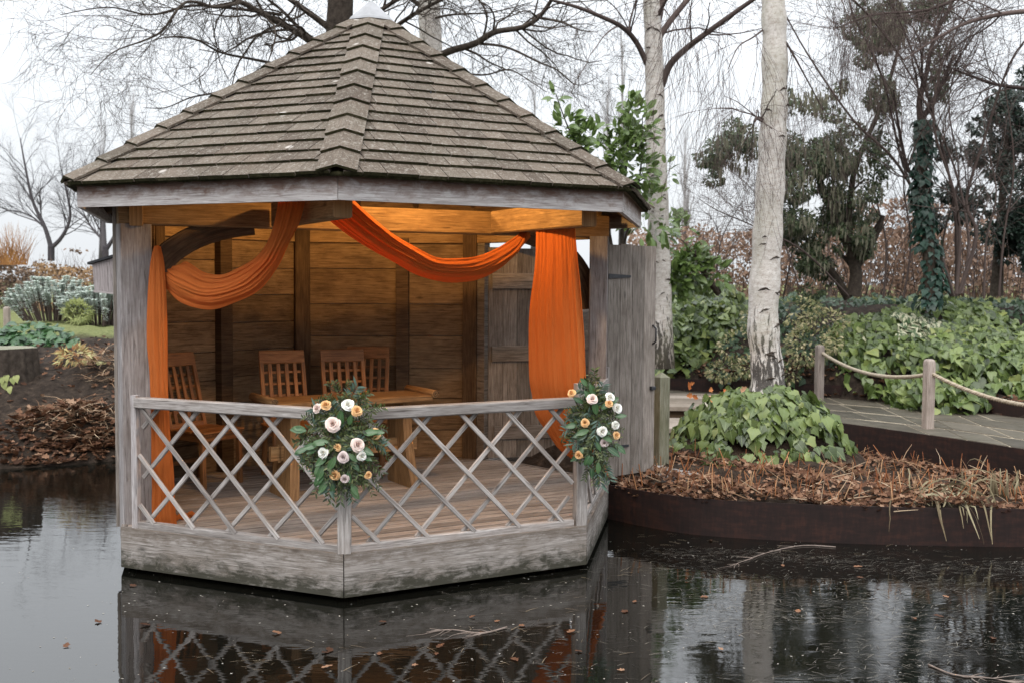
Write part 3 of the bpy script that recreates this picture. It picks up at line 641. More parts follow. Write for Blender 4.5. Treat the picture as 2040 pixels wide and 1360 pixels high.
a = h + d*.565 - nn*.014; m = MB(); m.tube([a+Vector((0, 0, 1.52)), a-nn*.04+Vector((0, 0, 1.545)), a-nn*.04+Vector((0, 0, 1.66)), a+Vector((0, 0, 1.69))], .009, 6); m.build('handle', IRON, dr, True)
m = MB(); m.beam(a+d*-.03+Vector((0, 0, 1.12))-nn*.012, a+d*.02+Vector((0, 0, 1.12))-nn*.012, .03, .035); m.build('latch', IRON, dr)
# ---------------------------------------------------------------- lamp under the roof
t = NT('lamp_glass'); t.b.inputs['Emission Color'].default_value = (1, .55, .2, 1); t.b.inputs['Emission Strength'].default_value = 12; t.col((1, .8, .5)); GLOW = t.m
def lamp(label, L0, up, energy, bowl):
    lp = thing('pendant_lamp', label, 'lamp', L0, 'warm lamps under the roof'); Z = lambda z: L0 + Vector((0, 0, z))
    m = MB(); m.tube([Z(.05), Z(up)], .005, 6); m.build('cord', IRON, lp); m = MB(); m.tube([Z(.03), Z(.10)], .022, 10); m.build('socket', IRON, lp)
    m = MB(); m.tube([Z(z) for z in (-.05, -.045, -.02, .01, .03)], [.004, .02, .034, .028, .018], 12); m.build('bulb', GLOW, lp, True)
    ld = bpy.data.lights.new('lamp_light', 'POINT'); ld.energy = energy; ld.color = (1, .54, .17); ld.shadow_soft_size = .04; lo = link(bpy.data.objects.new('lamp_light', ld), lp)
    lo.location = Z(-.02 if bowl else -.09)
    if bowl:  # unseen bowl and stays, added to cut light off lower wall and floor
        m = MB(); m.grid([[Z(-.19 + .085*(k/6)**2) + Vector((math.cos(a), math.sin(a), 0))*(.002+.125*math.sin(k/6*math.pi/2)) for a in np.linspace(0, 2*math.pi, 25)] for k in range(7)]); m.build('added_bowl', IRON, lp, True)
        for a in (0, 2.09, 4.19): m = MB(); m.tube([Z(.09), Z(-.105) + Vector((math.cos(a), math.sin(a), 0))*.125], .003, 5); m.build('stay', IRON, lp)
lamp('small bare warm bulb hung between the front beams of the summerhouse roof', Vector((-.60, 7.90, 3.15)), .30, 66, False)
lamp('unseen warm lamp below the roof apex with an added bowl that shades the lower wall', Vector((-1.25, 9.05, 3.02)), .95, 160, True)

# ================================================================== furniture
def make_chair(label, loc, face, group='teak folding chairs round the table'):
    t = thing('chair', label, 'chair', (0, 0, 0), group); z0 = .0
    seat = MB(); seat.beam((0, .20, .435), (0, -.22, .435), .43, .02, ch=.004); seat = seat.build('seat', TEAK, t)
    for i in range(6): y = -.20+i*.074; beam('slat', TEAK, seat, (-.225, y, .452), (.225, y, .452), .064, .016, ch=.004)
    lean = .26
    def B(x, z): return Vector((x, .19 + (z-.44)*lean, z))
    bk = MB(); bk.beam(B(-.20, 1.01), B(.20, 1.01), .026, .115, (0, lean, 1), ch=.006); bk = bk.build('backrest', TEAK, t)
    for x in (-.185, .185): beam('stile', TEAK, bk, B(x, .40), B(x, .96), .038, .026, (0, 1, -lean), ch=.005)
    for i in range(4): x = -.111+i*.074; beam('slat', TEAK, bk, B(x, .47), B(x, .96), .034, .012, (0, 1, -lean), ch=.003)
    for i in range(4): z = .58+i*.10; beam('crossbar', TEAK, bk, B(-.175, z)+Vector((0, .02, 0)), B(.175, z)+Vector((0, .02, 0)), .012, .024, (0, lean, 1), ch=.003)
    beam('bottom_bar', TEAK, bk, B(-.175, .47), B(.175, .47), .024, .05, (0, lean, 1))
    for x in (-.20, .20):
        beam('leg', TEAK, t, (x, -.20, 0), (x, -.19, .43), .038, .045, (0, 1, 0)); beam('leg', TEAK, t, (x*.93, .27, 0), (x*.93, .17, .43), .036, .045, (0, 1, 0))
        beam('side_rail', TEAK, t, (x, -.20, .405), (x, .19, .405), .024, .05)
    beam('stretcher', TEAK, t, (-.19, .235, .16), (.19, .235, .16), .022, .035); beam('front_rail', TEAK, t, (-.19, -.195, .40), (.19, -.195, .40), .022, .05)
    t.location = (loc[0], loc[1], FL+.001); t.rotation_euler = (0, 0, math.atan2(face[1], face[0]) + math.pi/2); t.scale = (1.04, 1.04, 1.05)
    return t
def fixchild(t):                     # chairs are built about their own origin
    for c in t.children: c.matrix_parent_inverse = Matrix.Identity(4)
for lab, loc, face in (('teak lattice-back chair beside the hanging orange cloth', (-2.66, 9.28), (.86, -.52)),
                       ('teak lattice-back chair behind the table, in front of the corner post', (-1.96, 9.58), (.45, -.89)),
                       ('teak lattice-back chair behind the flower spray on the rail', (-1.45, 9.80), (.42, -.9)),
                       ('teak lattice-back chair pushed against the back wall stud', (-1.42, 10.22), (-.02, -1))):
    fixchild(make_chair(lab, loc, face))
T = thing('table', 'heavy oak table with scrolled ends and slab legs on the deck', 'table', (-1.4, 9.04, FL))
tb = Vector((1.20, .75, 0)).normalized(); tn = Vector((-tb.y, tb.x, 0)); tc_ = Vector((-1.40, 9.04, 0)); ZT = 1.11
beam('table_top', TABLEW, T, tc_ - tb*.70 + Vector((0, 0, ZT-.03)), tc_ + tb*.70 + Vector((0, 0, ZT-.03)), .50, .055, ch=.01)
beam('apron', TABLEW, T, tc_ - tb*.55 + Vector((0, 0, ZT-.09)) , tc_ + tb*.55 + Vector((0, 0, ZT-.09)), .07, .08)
for sg in (-1, 1):
    c = tc_ + tb*.715*sg + Vector((0, 0, ZT+.008)); m = MB(); m.tube([c - tn*.27, c - tn*.265, c + tn*.265, c + tn*.27], [.026, .034, .034, .026], 14); sr = m.build('scroll', TABLEW, T, True)
    m = MB(); m.tube([c - tn*.272 + (tb*math.cos(a)+Vector((0, 0, 1))*math.sin(a))*(.028-.0022*a) for a in np.linspace(0, 11, 34)], .0035, 5); m.build('spiral', INNERD, sr, True)
    lg = MB(); prof = []; N = 12      # slab leg: broad face across the table, flared foot
    base = tc_ + tb*.50*sg
    rows = []
    for i in range(N+1):
        f = i/N; z = FL + .001 + (ZT-.06-FL)*f; hw = .24 - .10*math.sin(min(f*1.15, 1)*math.pi*.5) + .02*f
        out = tb*sg*.045*(1-f)**2
        rows.append([base + out + tn*x*hw + tb*y*.04 + Vector((0, 0, z)) for x, y in ((-1, -1), (1, -1), (1, 1), (-1, 1))])
    V = [p for r_ in rows for p in r_]; F = []; U = []
    for i in range(N):
        for k in range(4):
            j = (k+1) % 4; F.append((i*4+k, i*4+j, i*4+4+j, i*4+4+k)); w_ = .4 if k % 2 == 0 else .08; U.append([(i*.06, k*.5), (i*.06, k*.5+w_), (i*.06+.06, k*.5+w_), (i*.06+.06, k*.5)])
    F += [(3, 2, 1, 0), (N*4, N*4+1, N*4+2, N*4+3)]; U += [[(0, 0), (0, .1), (.1, .1), (.1, 0)]]*2
    lg.add(V, F, U); lg.build('slab_leg', TABLEW, T)
    beam('wedge', TABLEW, T, tc_ + tb*.585*sg + Vector((0, 0, .60)), tc_ + tb*.585*sg + Vector((0, 0, .74)), .03, .05, (tn.x, tn.y, 0))
beam('stretcher', TABLEW, T, tc_ - tb*.66 + Vector((0, 0, .67)), tc_ + tb*.66 + Vector((0, 0, .67)), .05, .12)

# ================================================================== orange drapes
def cloth(name, parent, U_, L_, depth, folds, amp, bulge=.03, nu=60, nv=46, seed=0, pleat=False):
    """ribbon between two edges given in the photograph with a distance for each station; pleats run along it"""
    rs = random.Random(seed); n = len(U_)
    us = [at(p[0], p[1], p[2] if len(p) > 2 else dd) for p, dd in zip(U_, depth)]; ls = [at(p[0], p[1], p[2] if len(p) > 2 else dd) for p, dd in zip(L_, depth)]
    def spl(P, t):
        x = t*(n-1); i = min(int(x), n-2); f = x-i; p0, p1, p2, p3 = P[max(i-1, 0)], P[i], P[i+1], P[min(i+2, n-1)]
        return .5*((2*p1) + (p2-p0)*f + (2*p0-5*p1+4*p2-p3)*f*f + (3*p1-p0-3*p2+p3)*f**3)
    ph = [rs.uniform(0, 6.28) for _ in range(8)]; P = []
    for i in range(nu+1):
        t = i/nu; a, b = spl(us, t), spl(ls, t); row = []; wv = b-a
        tg = spl(us, min(t+.02, 1)) - spl(us, max(t-.02, 0)) + spl(ls, min(t+.02, 1)) - spl(ls, max(t-.02, 0)); nn = wv.cross(tg)
        nn = nn.normalized() if nn.length > 1e-8 else Vector((0, -1, 0))
        if nn.y > 0: nn = -nn
        wl = wv.length; am = amp*min(1, wl/.18)
        for j in range(nv+1):
            s = j/nv; sw = s + .018*math.sin(5*t+ph[0]) * math.sin(math.pi*s)
            q1 = mnoise(Vector((sw*folds*1.5 + ph[1], t*1.6, ph[2]))); q2 = mnoise(Vector((sw*folds*3.7, t*2.6 + ph[4], ph[5]))); q3 = mnoise(Vector((sw*folds*.5, t*3.0, ph[3])))
            f = 2.2*(1-2.2*abs(q1)) + 1.0*q2 + 2.2*q3 + .5*mnoise(Vector((sw*folds*2, t*14, ph[6])))
            if pleat: f = f*(.55 + 1.5*max(0, s-.55)/.45 + .5*max(0, .25-t)) + 1.3*math.sin(3.2*s+ph[7])
            row.append(a + wv*s + nn*(am*f + bulge*math.sin(math.pi*s)))
        P.append(row)
    m = MB(); m.grid(P); 
    o = m.build(name, CLOTH, parent, True); md = o.modifiers.new('thick', 'SOLIDIFY'); md.thickness = .004; return o
z4 = lambda x, y: (220+x/3.778, 380+y/3.778); z5 = lambda x, y: (740+x/3.514, 380+y/3.514); z6 = lambda x, y: (220+x/3.778, 700+y/3.778); z7 = lambda x, y: (740+x/3.514, 700+y/3.514)
dl = thing('orange_drape', 'orange muslin swag looped over the curved brace, its tail falling to the deck', 'drape', (-2.4, 7.75, FL))
cloth('swag', dl, [z4(1275, 20), z4(1245, 210), z4(1190, 380), z4(1100, 500), z4(960, 585), z4(830, 632), z4(700, 612), z4(575, 535), z4(520, 560)],
      [z4(1480, 20), z4(1425, 230), z4(1340, 400), z4(1260, 570), z4(1130, 740), z4(950, 835), z4(760, 893), z4(560, 850), z4(425, 735)],
      [7.22, 7.26, 7.32, 7.40, 7.48, 7.54, 7.60, 7.66, 7.74], 5.0, .0065, .06, 90, 110, 3)
cloth('tail', dl, [z4(330, 440), z4(300, 560), z4(282, 800), z4(280, 1100), z4(300, 1360), z6(308, 350), z6(315, 700), z6(320, 1000), z6(318, 1180), z6(322, 1290)],
      [z4(378, 425), z4(405, 560), z4(420, 800), z4(430, 1100), z4(433, 1360), z6(440, 350), z6(458, 650), z6(482, 900), z6(488, 1120), z6(500, 1300)],
      [7.70, 7.66, 7.64, 7.64, 7.64, 7.64, 7.66, 7.68, 7.70, 7.71], 2.4, .0085, .035, 100, 60, 5)
m = MB(); P = []; c0 = at(340, 1040, 7.74); c1 = at(382, 1028, 7.93)
for i in range(25):
    t = i/24; row = []
    for j in range(17):
        s = j/16-.5; wd = .16*(1-.55*t); b = c0.lerp(c1, t*1.25) + Vector((.25, .5, 0)).normalized()*s*wd*1.5
        row.append(Vector((b.x, b.y, FL + .012 + .035*(1-t)**.6*(math.cos(s*3.1)) + .012*math.sin(s*21+t*5) + .01*math.sin(t*19+s*7))))
    P.append(row)
m.grid(P); o = m.build('puddle', CLOTH, dl, True); o.modifiers.new('t', 'SOLIDIFY').thickness = .004
drp = thing('orange_drape', 'orange muslin swag across the opening, ending in a full curtain before the door', 'drape', (.3, 8.3, FL))
cloth('swag', drp, [(704, 398), z5(0, 180), z5(150, 300), z5(300, 388), z5(450, 462), z5(600, 470), z5(750, 452), z5(880, 398), z5(1000, 322), z5(1050, 285)],
      [(640, 425), (690, 465), z5(0, 412), z5(150, 497), z5(300, 583), z5(450, 628), z5(600, 638), z5(760, 612), z5(930, 515), z5(1115, 325)],
      [7.45, 7.60, 7.78, 7.95, 8.10, 8.25, 8.40, 8.52, 8.62, 8.70], 4.6, .0065, .06, 100, 110, 11)
cloth('curtain', drp, [(1069, 444), (1067.5, 522), (1057, 608), (1054, 665), (1055, 750), (1061, 788), (1068, 825), (1092, 862), (1113, 892), (1140, 912), (1185, 945)],
      [(1151, 438, 8.02), (1154.5, 508, 8.02), (1158, 579, 8.04), (1163, 665, 8.06), (1167, 758, 8.08), (1172, 800, 8.12), (1178, 840, 8.2), (1187, 875, 8.3), (1196, 905, 8.4), (1204, 925, 8.5), (1212, 948, 8.6)],
      [8.34, 8.34, 8.34, 8.34, 8.34, 8.36, 8.38, 8.42, 8.46, 8.5, 8.56], 6.5, .0052, .03, 100, 130, 21, pleat=True)

# ================================================================== flowers
def rose_mesh(mat, r, op, seed):
    """closed spiral heart, petals opening outwards layer by layer"""
    rs = random.Random(seed); m = MB(); n = 24; ph = rs.uniform(0, 6.28)
    for i in range(n):
        f = i/(n-1); a = ph + i*2.39996 + rs.uniform(-.15, .15); tilt = R(-30 + (op+34)*f**.8); hgt = r*(.80 + .55*math.sin(math.pi*min(1, .25+.75*f)))*rs.uniform(.95, 1.05); ri = r*(.10+.44*f); sp = 1.25-.45*f; P = []
        for iv in range(6):
            v = iv/5; row = []
            for iu in range(7):
                u = iu/6*2-1; ed = 1-.16*u*u*v; cu = (max(0, v-.6)/.4)**2*r*.30*f; wave = .05*r*f*math.sin(u*4+i)*v
                rad = max(.0, ri*(.5+.5*min(1, v*2.2)) + math.sin(tilt)*max(0, v-.25)*hgt*1.15*ed + cu + wave); zz = math.cos(tilt)*v*hgt*ed - cu*.9 - .30*r*f
                aa = a + u*sp*(.5+.5*min(1, v*2+.2))*(1-.10*v); row.append(Vector((rad*math.cos(aa), rad*math.sin(aa), zz - r*.35)))
            P.append(row)
        m.grid(P)
    return m.mesh('rose', mat, True)
def posed(name, me, p, dirv, parent, roll=0):
    q = Vector(dirv).normalized().to_track_quat('Z', 'Y'); o = bpy.data.objects.new(name, me); col.objects.link(o); o.parent = parent
    o.matrix_parent_inverse = Matrix.Translation(-parent.location); o.matrix_basis = Matrix.Translation(Vector(p)) @ q.to_matrix().to_4x4() @ Matrix.Rotation(roll, 4, 'Z'); return o
MC = {'w': P_WHITE, 'b': P_BLUSH, 'p': P_PEACH, 'm': P_MAUVE}
def bouquet(label, cpx, cpy, Y, rx, rz, roses, seed, tilt=0, nspray=95):
    rs = random.Random(seed); c = at(cpx, cpy, Y); t = thing('flower_spray', label, 'flowers', (c.x, c.y, c.z), 'flower sprays tied to the rail')
    for px, py, cc, r, dy in roses:
        p = at(px, py, Y-.155-dy); dv = Vector(((p.x-c.x)*2.2+rs.uniform(-.15, .15), -.55, (p.z-c.z)*1.2+.12+rs.uniform(-.1, .15)))
        posed('rose', rose_mesh(MC[cc], r*rs.uniform(.6, .84), rs.uniform(34, 56), rs.random()), p, dv, t, rs.uniform(0, 6))
    pos, yd, nm, scl = [], [], [], []; e = [[], [], [], []]; st = MB()
    for i in range(nspray):
        a = rs.uniform(0, 2*math.pi); rad = rs.random()**.5; tip = Vector((c.x + rx*rad*math.cos(a)*rs.uniform(.75, 1.28), Y - .15*math.sqrt(max(0, 1-rad*rad)) - rs.uniform(-.03, .03), c.z + rz*rad*math.sin(a)*rs.uniform(.75, 1.26)))
        out = Vector((math.cos(a), -.45, math.sin(a)-.25)).normalized(); p0 = tip - out*rs.uniform(.10, .17); pts = [p0.lerp(tip, k/7) + Vector((0, 0, -.02*(k/7)**2)) for k in range(8)]
        st.tube(pts, [.0016]*7+[.0006], 3)
        euc = rs.random() < .12; tgt = e if euc else (pos, yd, nm, scl); ll = rs.uniform(.05, .075) if euc else rs.uniform(.026, .046)
        for k in range(2, 8):
            for sg in (-1, 1):
                sv = out.cross(Vector((0, -1, .1))).normalized()*sg; dv = (out*.75 + sv*.8 + Vector((rs.uniform(-.2, .2), rs.uniform(-.3, .1), rs.uniform(-.25, .1)))).normalized()
                tgt[0].append(pts[k]); tgt[1].append(dv); tgt[2].append(Vector((rs.uniform(-.5, .5), -1, rs.uniform(0, 1)))); tgt[3].append(ll*rs.uniform(.7, 1.1))
    st.build('stems', TWIG, t); arr = lambda L: [tuple(x) for x in L]
    kind(link(bpy.data.objects.new('foliage', scatter_mesh('foliage', T_SMALL, arr(pos), arr(yd), arr(nm), [(s*.62, s, s) for s in scl], OLIVL)), t), 'stuff')
    kind(link(bpy.data.objects.new('eucalyptus', scatter_mesh('eucalyptus', T_LANCE, arr(e[0]), arr(e[1]), arr(e[2]), e[3], EUCL)), t), 'stuff')
    big = shared('leaf', T_OVAL, GREENP, 4); 
    for i in range(24):
        a = rs.uniform(0, 6.28); rad = rs.uniform(.2, .85); p = Vector((c.x+rx*rad*math.cos(a), Y-.14*math.sqrt(1-rad*rad)-.02, c.z+rz*rad*math.sin(a)))
        leaf_objects('leaf', big, [p], [(math.cos(a)+rs.uniform(-.5, .5), -.3, math.sin(a)-.1)], [(rs.uniform(-.4, .4), -1, .5)], [rs.uniform(.065, .115)], t)
    return t
za = lambda x, y: (560+x/4.858, 740+y/4.858); zb = lambda x, y: (1080+x/5.233, 720+y/5.233)
ra = [(345, 350, 'b', .038, -.03), (430, 320, 'p', .038, -.03), (645, 315, 'w', .046, 0), (735, 375, 'p', .042, .01), (500, 505, 'b', .05, .03), (920, 600, 'p', .034, -.05), (745, 705, 'b', .042, .03), (405, 785, 'w', .046, .01),
      (600, 825, 'm', .044, .04), (785, 812, 'w', .040, .02), (545, 727, 'p', .03, .01), (515, 1000, 'p', .036, -.01), (615, 1038, 'm', .036, 0), (845, 1000, 'p', .034, -.03)]
bouquet('large spray of white, blush and peach roses on the front corner of the rail', 684, 876, 6.80, .275, .355, [(*za(x, y), c, r, d) for x, y, c, r, d in ra], 4, nspray=230)
rb = [(305, 325, 'p', .036, 0), (525, 385, 'b', .042, .02), (710, 365, 'w', .038, .0), (700, 430, 'p', .03, .02), (790, 480, 'w', .036, -.04), (445, 635, 'p', .036, .03), (630, 725, 'w', .044, .03), (770, 660, 'w', .036, -.03), (650, 845, 'm', .042, 0), (778, 765, 'p', .032, -.04), (380, 975, 'p', .03, .0)]
bouquet('narrower rose spray hanging on the rail post near the open plank door', 1183, 848, 7.62, .185, .37, [(*zb(x, y), c, r, d) for x, y, c, r, d in rb], 9, nspray=190)

# ================================================================== nest box on the side wall
bb = thing('nest_box', 'small grey timber nest box with dark felt roof on the summerhouse wall', 'nest box', (-3.35, 8.95, 1.98))
c = at(216, 545, 9.0); m = MB(); x0, x1, y0, y1 = c.x-.095, c.x+.14, 8.9, 9.12
m.hexa([(x0+.015, y0, 1.985), (x1, y0, 1.965), (x1, y1, 1.965), (x0+.015, y1, 1.985)], [(x0, y0, 2.20), (x1, y0, 2.27), (x1, y1, 2.27), (x0, y1, 2.20)], axis=1); m.build('box', BOXW, bb)
m = MB(); m.hexa([(x0-.03, y0-.03, 2.195), (x1, y0-.03, 2.275), (x1, y1+.03, 2.275), (x0-.03, y1+.03, 2.195)], [(x0-.03, y0-.03, 2.215), (x1, y0-.03, 2.295), (x1, y1+.03, 2.295), (x0-.03, y1+.03, 2.215)]); m.build('felt_roof', IRON, bb)
m = MB(); m.hexa([(x0+.01, y0-.008, 1.968), (x1, y0-.008, 1.948), (x1, y1, 1.948), (x0+.01, y1, 1.968)], [(x0+.01, y0-.008, 1.984), (x1, y0-.008, 1.964), (x1, y1, 1.964), (x0+.01, y1, 1.984)]); m.build('floor_board', BOXW, bb)

# ================================================================== planter edging, path, steps, posts, rope
def strip_wall(name, pts, z0, z1, th, label):
    m = MB(); n = len(pts); P = [Vector((x, y)) for x, y in pts]
    off = []
    for i in range(n):
        t_ = (P[min(i+1, n-1)]-P[max(i-1, 0)]).normalized(); off.append(Vector((-t_.y, t_.x))*th)
    zz = lambda a, i: a[i] if hasattr(a, '__len__') else a
    L = [[Vector((*P[i], zz(z0, i))), Vector((*P[i], zz(z1, i))), Vector((*(P[i]+off[i]), zz(z1, i))), Vector((*(P[i]+off[i]), zz(z0, i)))] for i in range(n)]
    m.grid(L); return tag(m.build(name, CORTEN), label, 'edging')
def dens(pts, k=6):
    out = []; n = len(pts)
    P = [Vector(p) for p in pts]
    for i in range(n-1):
        for j in range(k):
            f = j/k; p0, p1, p2, p3 = P[max(i-1, 0)], P[i], P[i+1], P[min(i+2, n-1)]
            out.append(tuple(.5*((2*p1)+(p2-p0)*f+(2*p0-5*p1+4*p2-p3)*f*f+(3*p1-p0-3*p2+p3)*f**3)))
    return out + [tuple(P[-1])]
EDGE = dens([(.84, 9.42), (1.15, 9.10), (1.57, 8.80), (2.34, 8.60), (3.12, 8.50), (4.1, 8.46), (5.2, 8.5), (7.2, 8.3)])
strip_wall('steel_edging', EDGE, -.3, .305, .012, 'low curved rusty steel edging rising from the water round the leaf bed')
FRONT = dens([(3.3, 13.05), (3.88, 12.30), (4.29, 11.69), (4.62, 11.17), (5.02, 10.46), (5.9, 8.88), (6.6, 7.2)])
strip_wall('steel_edging', FRONT, .0, .478, .012, 'rusty steel edging holding up the stone path above the leaf bed')
BACK = dens([(1.5, 16.65), (2.13, 16.32), (2.97, 15.9), (4.19, 15.45), (5.0, 14.85), (5.52, 14.2), (6.21, 13.0), (7.2, 11.0)])
strip_wall('steel_edging', BACK, .3, .66, .012, 'rusty steel edging at the foot of the ivy bank behind the stone path')
# leaf bed surface
def bedz(x, y0, y): k = min(1, max(0, (x-2.9)/.8)); return .262 - .125*k*min(1, max(0, (y-y0-.25)/1.2))
LB = MB(); xs = np.linspace(.86, 6.4, 60); P = []
for x in xs:
    y0 = float(np.interp(x, [p[0] for p in EDGE], [p[1] for p in EDGE]))+.014; y1 = max(y0+.3, float(interp(x, PFRONT))-.16) if x > 3.3 else 12.9
    P.append([(x, y0+(y1-y0)*j/30, bedz(x, y0, y0+(y1-y0)*j/30) + .05*math.sin(j*.9+x*3)*min(1, j/4) + .03*math.sin(x*9+j) + (.02 if 2 < j < 20 else -.01)) for j in range(31)])
LB.grid(P); kind(LB.build('leaf_bed', SOIL, None, True), 'structure')
# path bed and slabs
PT = MB(); P = []
tt = np.linspace(0, 1, 40)
fb = [(2.2, 14.0)] + FRONT; 
def along(pts, f):
    x = f*(len(pts)-1); i = min(int(x), len(pts)-2); g = x-i; return Vector(pts[i]).lerp(Vector(pts[i+1]), g)
BK2 = BACK[6:]
path = MB(); path.grid([[(*along(FRONT, f).lerp(along(BK2, f), g), .4765) for g in np.linspace(.01, .99, 6)] for f in np.linspace(0, 1, 40)]); path = kind(path.build('path', MORTAR), 'structure')
rows = 4; 
for r_ in range(rows):
    f = -.02*r_ + random.uniform(0, .05)
    while f < 1:
        ln = random.uniform(.10, .16); f0, f1 = max(f, 0)+.0025, min(f+ln, 1)-.0025; f += ln
        if f1-f0 < .01: continue
        g0, g1 = r_/rows + .011, (r_+1)/rows - .011; g0 = max(g0, .008); g1 = min(g1, .992)
        q = [along(FRONT, a).lerp(along(BK2, a), b) for a, b in ((f0, g0), (f1, g0), (f1, g1), (f0, g1))]
        zt_ = .48 + random.uniform(-.002, .003); m = MB(); m.hexa([(*p, .455) for p in q], [(*p, zt_) for p in q]); o = m.build('paving_slab', SLAB, path)
# timber landing and steps to the door
stp = thing('timber_steps', 'worn timber landing and steps between the plank door and the stone path', 'steps', (2.1, 13.6, .3))
for y0, y1, z in ((13.85, 14.2, .50), (14.2, 14.55, .503), (14.55, 14.9, .498), (14.9, 15.25, .501), (15.25, 15.6, .499), (12.75, 13.25, .365), (13.25, 13.8, .362), (11.9, 12.5, .30)):
    beam('tread', TREAD, stp, (1.0, (y0+y1)/2, z-.03), (3.1, (y0+y1)/2-.1, z-.03), y1-y0-.008, .06, ch=.006)
beam('riser', INNERD, stp, (1.0, 13.95, .40), (3.1, 13.85, .40), .04, .14); beam('riser', INNERD, stp, (1.0, 12.85, .27), (3.1, 12.75, .27), .04, .13)
for i in range(3): beam('landing_board', GREY, stp, (.90, 9.75+i*.22, .285), (1.75, 9.95+i*.22, .285), .2, .05)
def cap_post(name, x, y, z0, z1, w_, a, mat, label, rounded, group=None):
    m = MB(); c, s = math.cos(a)*w_/2, math.sin(a)*w_/2; sq = [(-c+s, -s-c), (c+s, s-c), (c-s, s+c), (-c-s, -s+c)]
    lv = [(z0, 1), (z1-.05, 1)] + ([(z1-.025, .96), (z1-.008, .80), (z1, .5)] if rounded else [(z1-.045, .99), (z1, .12)])
    P = [[Vector((x+p[0]*k, y+p[1]*k, z)) for p in sq] for z, k in lv]; V = [p for r_ in P for p in r_]; F = []; U = []
    for i in range(len(P)-1):
        for k in range(4): j = (k+1) % 4; F.append((i*4+k, i*4+j, i*4+4+j, i*4+4+k)); U.append([(P[i][0].z, k*w_), (P[i][0].z, k*w_+w_), (P[i+1][0].z, k*w_+w_), (P[i+1][0].z, k*w_)])
    n_ = len(P)*4; F.append((n_-4, n_-3, n_-2, n_-1)); U.append([(0, 0), (0, .1), (.1, .1), (.1, 0)])
    m.add(V, F, U); return tag(m.build(name, mat), label, 'post', group)
g = at(1316, 920, 10.46); cap_post('gate_post', g.x, g.y, .1, 1.21, .115, R(27), MOSSW, 'mossy square timber post with pointed top beside the open plank door', False)
P1, P2 = (4.637, 11.94), (4.186, 14.628)
cap_post('rope_post', *P2, .3, 1.255, .095, R(10), POSTW, 'round-topped timber rope post where the stone path curves behind the birch', True, 'rope posts along the path')
cap_post('rope_post', *P1, .3, 1.255, .095, R(10), POSTW, 'round-topped timber rope post at the front edge of the stone path above the steel', True, 'rope posts along the path')
def rope(a, b, sag, label, bow=0):
    a, b = Vector(a), Vector(b); L = (b-a).length; n = int(L/.018); rt = thing('rope', label, 'rope', a, 'ropes between the posts'); side = (b-a).cross(Vector((0, 0, 1))).normalized(); up = Vector((0, 0, 1))
    for k in range(3):
        m = MB(); pts = []
        for i in range(n+1):
            t_ = i/n; c = a.lerp(b, t_) - up*sag*4*t_*(1-t_); an = t_*L/.105*2*math.pi + k*2.094; pts.append(c + (side*math.cos(an)+up*math.sin(an))*.0125)
        m.tube(pts, .0125, 6); m.build('strand', ROPE, rt, True)
rope((P2[0]+.03, P2[1]-.03, 1.145), (P1[0]-.03, P1[1]+.04, 1.075), .13, 'thick three-strand rope sagging between the two path posts')
rope((P1[0]+.03, P1[1]-.03, 1.09), (5.55, 9.3, 1.09), .20, 'thick three-strand rope running from the nearer path post over the paving')

# ================================================================== birch mound with ivy
BX, BY = 2.83, 11.95
mm = MB(); P = []
for i in range(15):
    a = i/14*2*math.pi; P.append([(2.62 + 1.0*r_*math.cos(a)*1.12, 11.35 + .95*r_*math.sin(a), .24 + .40*max(0, 1-r_**1.8)**.8 + .02*math.sin(a*7+r_*9)) for r_ in np.linspace(1, 0.001, 9)])
mm.grid(P); kind(mm.build('mound', SOIL, None, True), 'structure')
im = thing('ivy', 'mound of pale green heart-leaved ivy round the foot of the big birch', 'ivy', (2.62, 11.35, .24))
def mound_pts(n, rs):
    pos, yd, nm, s = [], [], [], []
    for i in range(n):
        a = rs.uniform(-math.pi*1.08, math.pi*.08); r_ = rs.uniform(.04, 1)**.6
        x, y = 2.60 + 1.0*r_*math.cos(a), 11.30 + .85*r_*math.sin(a); z = .36 + .60*max(0, 1-r_**2.8)**.8 + rs.uniform(-.05, .06)
        if r_ > .85: z = .30 + rs.random()*.22
        lob = 1 + .22*mnoise(Vector((math.cos(a)*1.6, math.sin(a)*1.6, 4.2))) + rs.gauss(0, .05); x, y = 2.55 + (x-2.60)*lob*.9, 11.30 + (y-11.30)*lob*1.04; z += .10*mnoise(Vector((x*3.2, y*3.2, 1.0)))
        out = Vector((math.cos(a), math.sin(a), -.75-.7*r_)); p = Vector((x, y, z)); pos.append(p); yd.append((out + Vector((rs.uniform(-.6, .6), rs.uniform(-.6, .6), rs.uniform(-.3, .4)))).normalized())
        nm.append(Vector((math.cos(a)*r_*.9 + rs.uniform(-.8, .8), math.sin(a)*r_*.9 - .35 + rs.uniform(-.8, .8), 1.0-.3*r_))); s.append(rs.choice((rs.uniform(.06, .11), rs.uniform(.10, .16), rs.uniform(.13, .20))))
    return pos, yd, nm, s
ivl = shared('leaf', T_IVY, IVYL, 5) + shared('leaf', T_HEART, IVYL, 3)
leaf_objects('leaf', ivl, *mound_pts(290, random.Random(3)), im)
pp = mound_pts(1100, random.Random(4)); pp = ([Vector(p)-Vector((0, -.03, .07)) for p in pp[0]],)+pp[1:]; kind(link(bpy.data.objects.new('leaves', scatter_mesh('leaves', T_IVY, *[[tuple(q) for q in a] for a in pp[:3]], pp[3], IVYL)), im), 'stuff')
rs = random.Random(8); tp = []; 
for i in range(14): p = at(rs.uniform(1370, 1490), rs.uniform(762, 792), 11.3); tp.append((p.x, p.y+rs.uniform(-.2, .2), p.z - (0 if rs.random() < .5 else .03)))
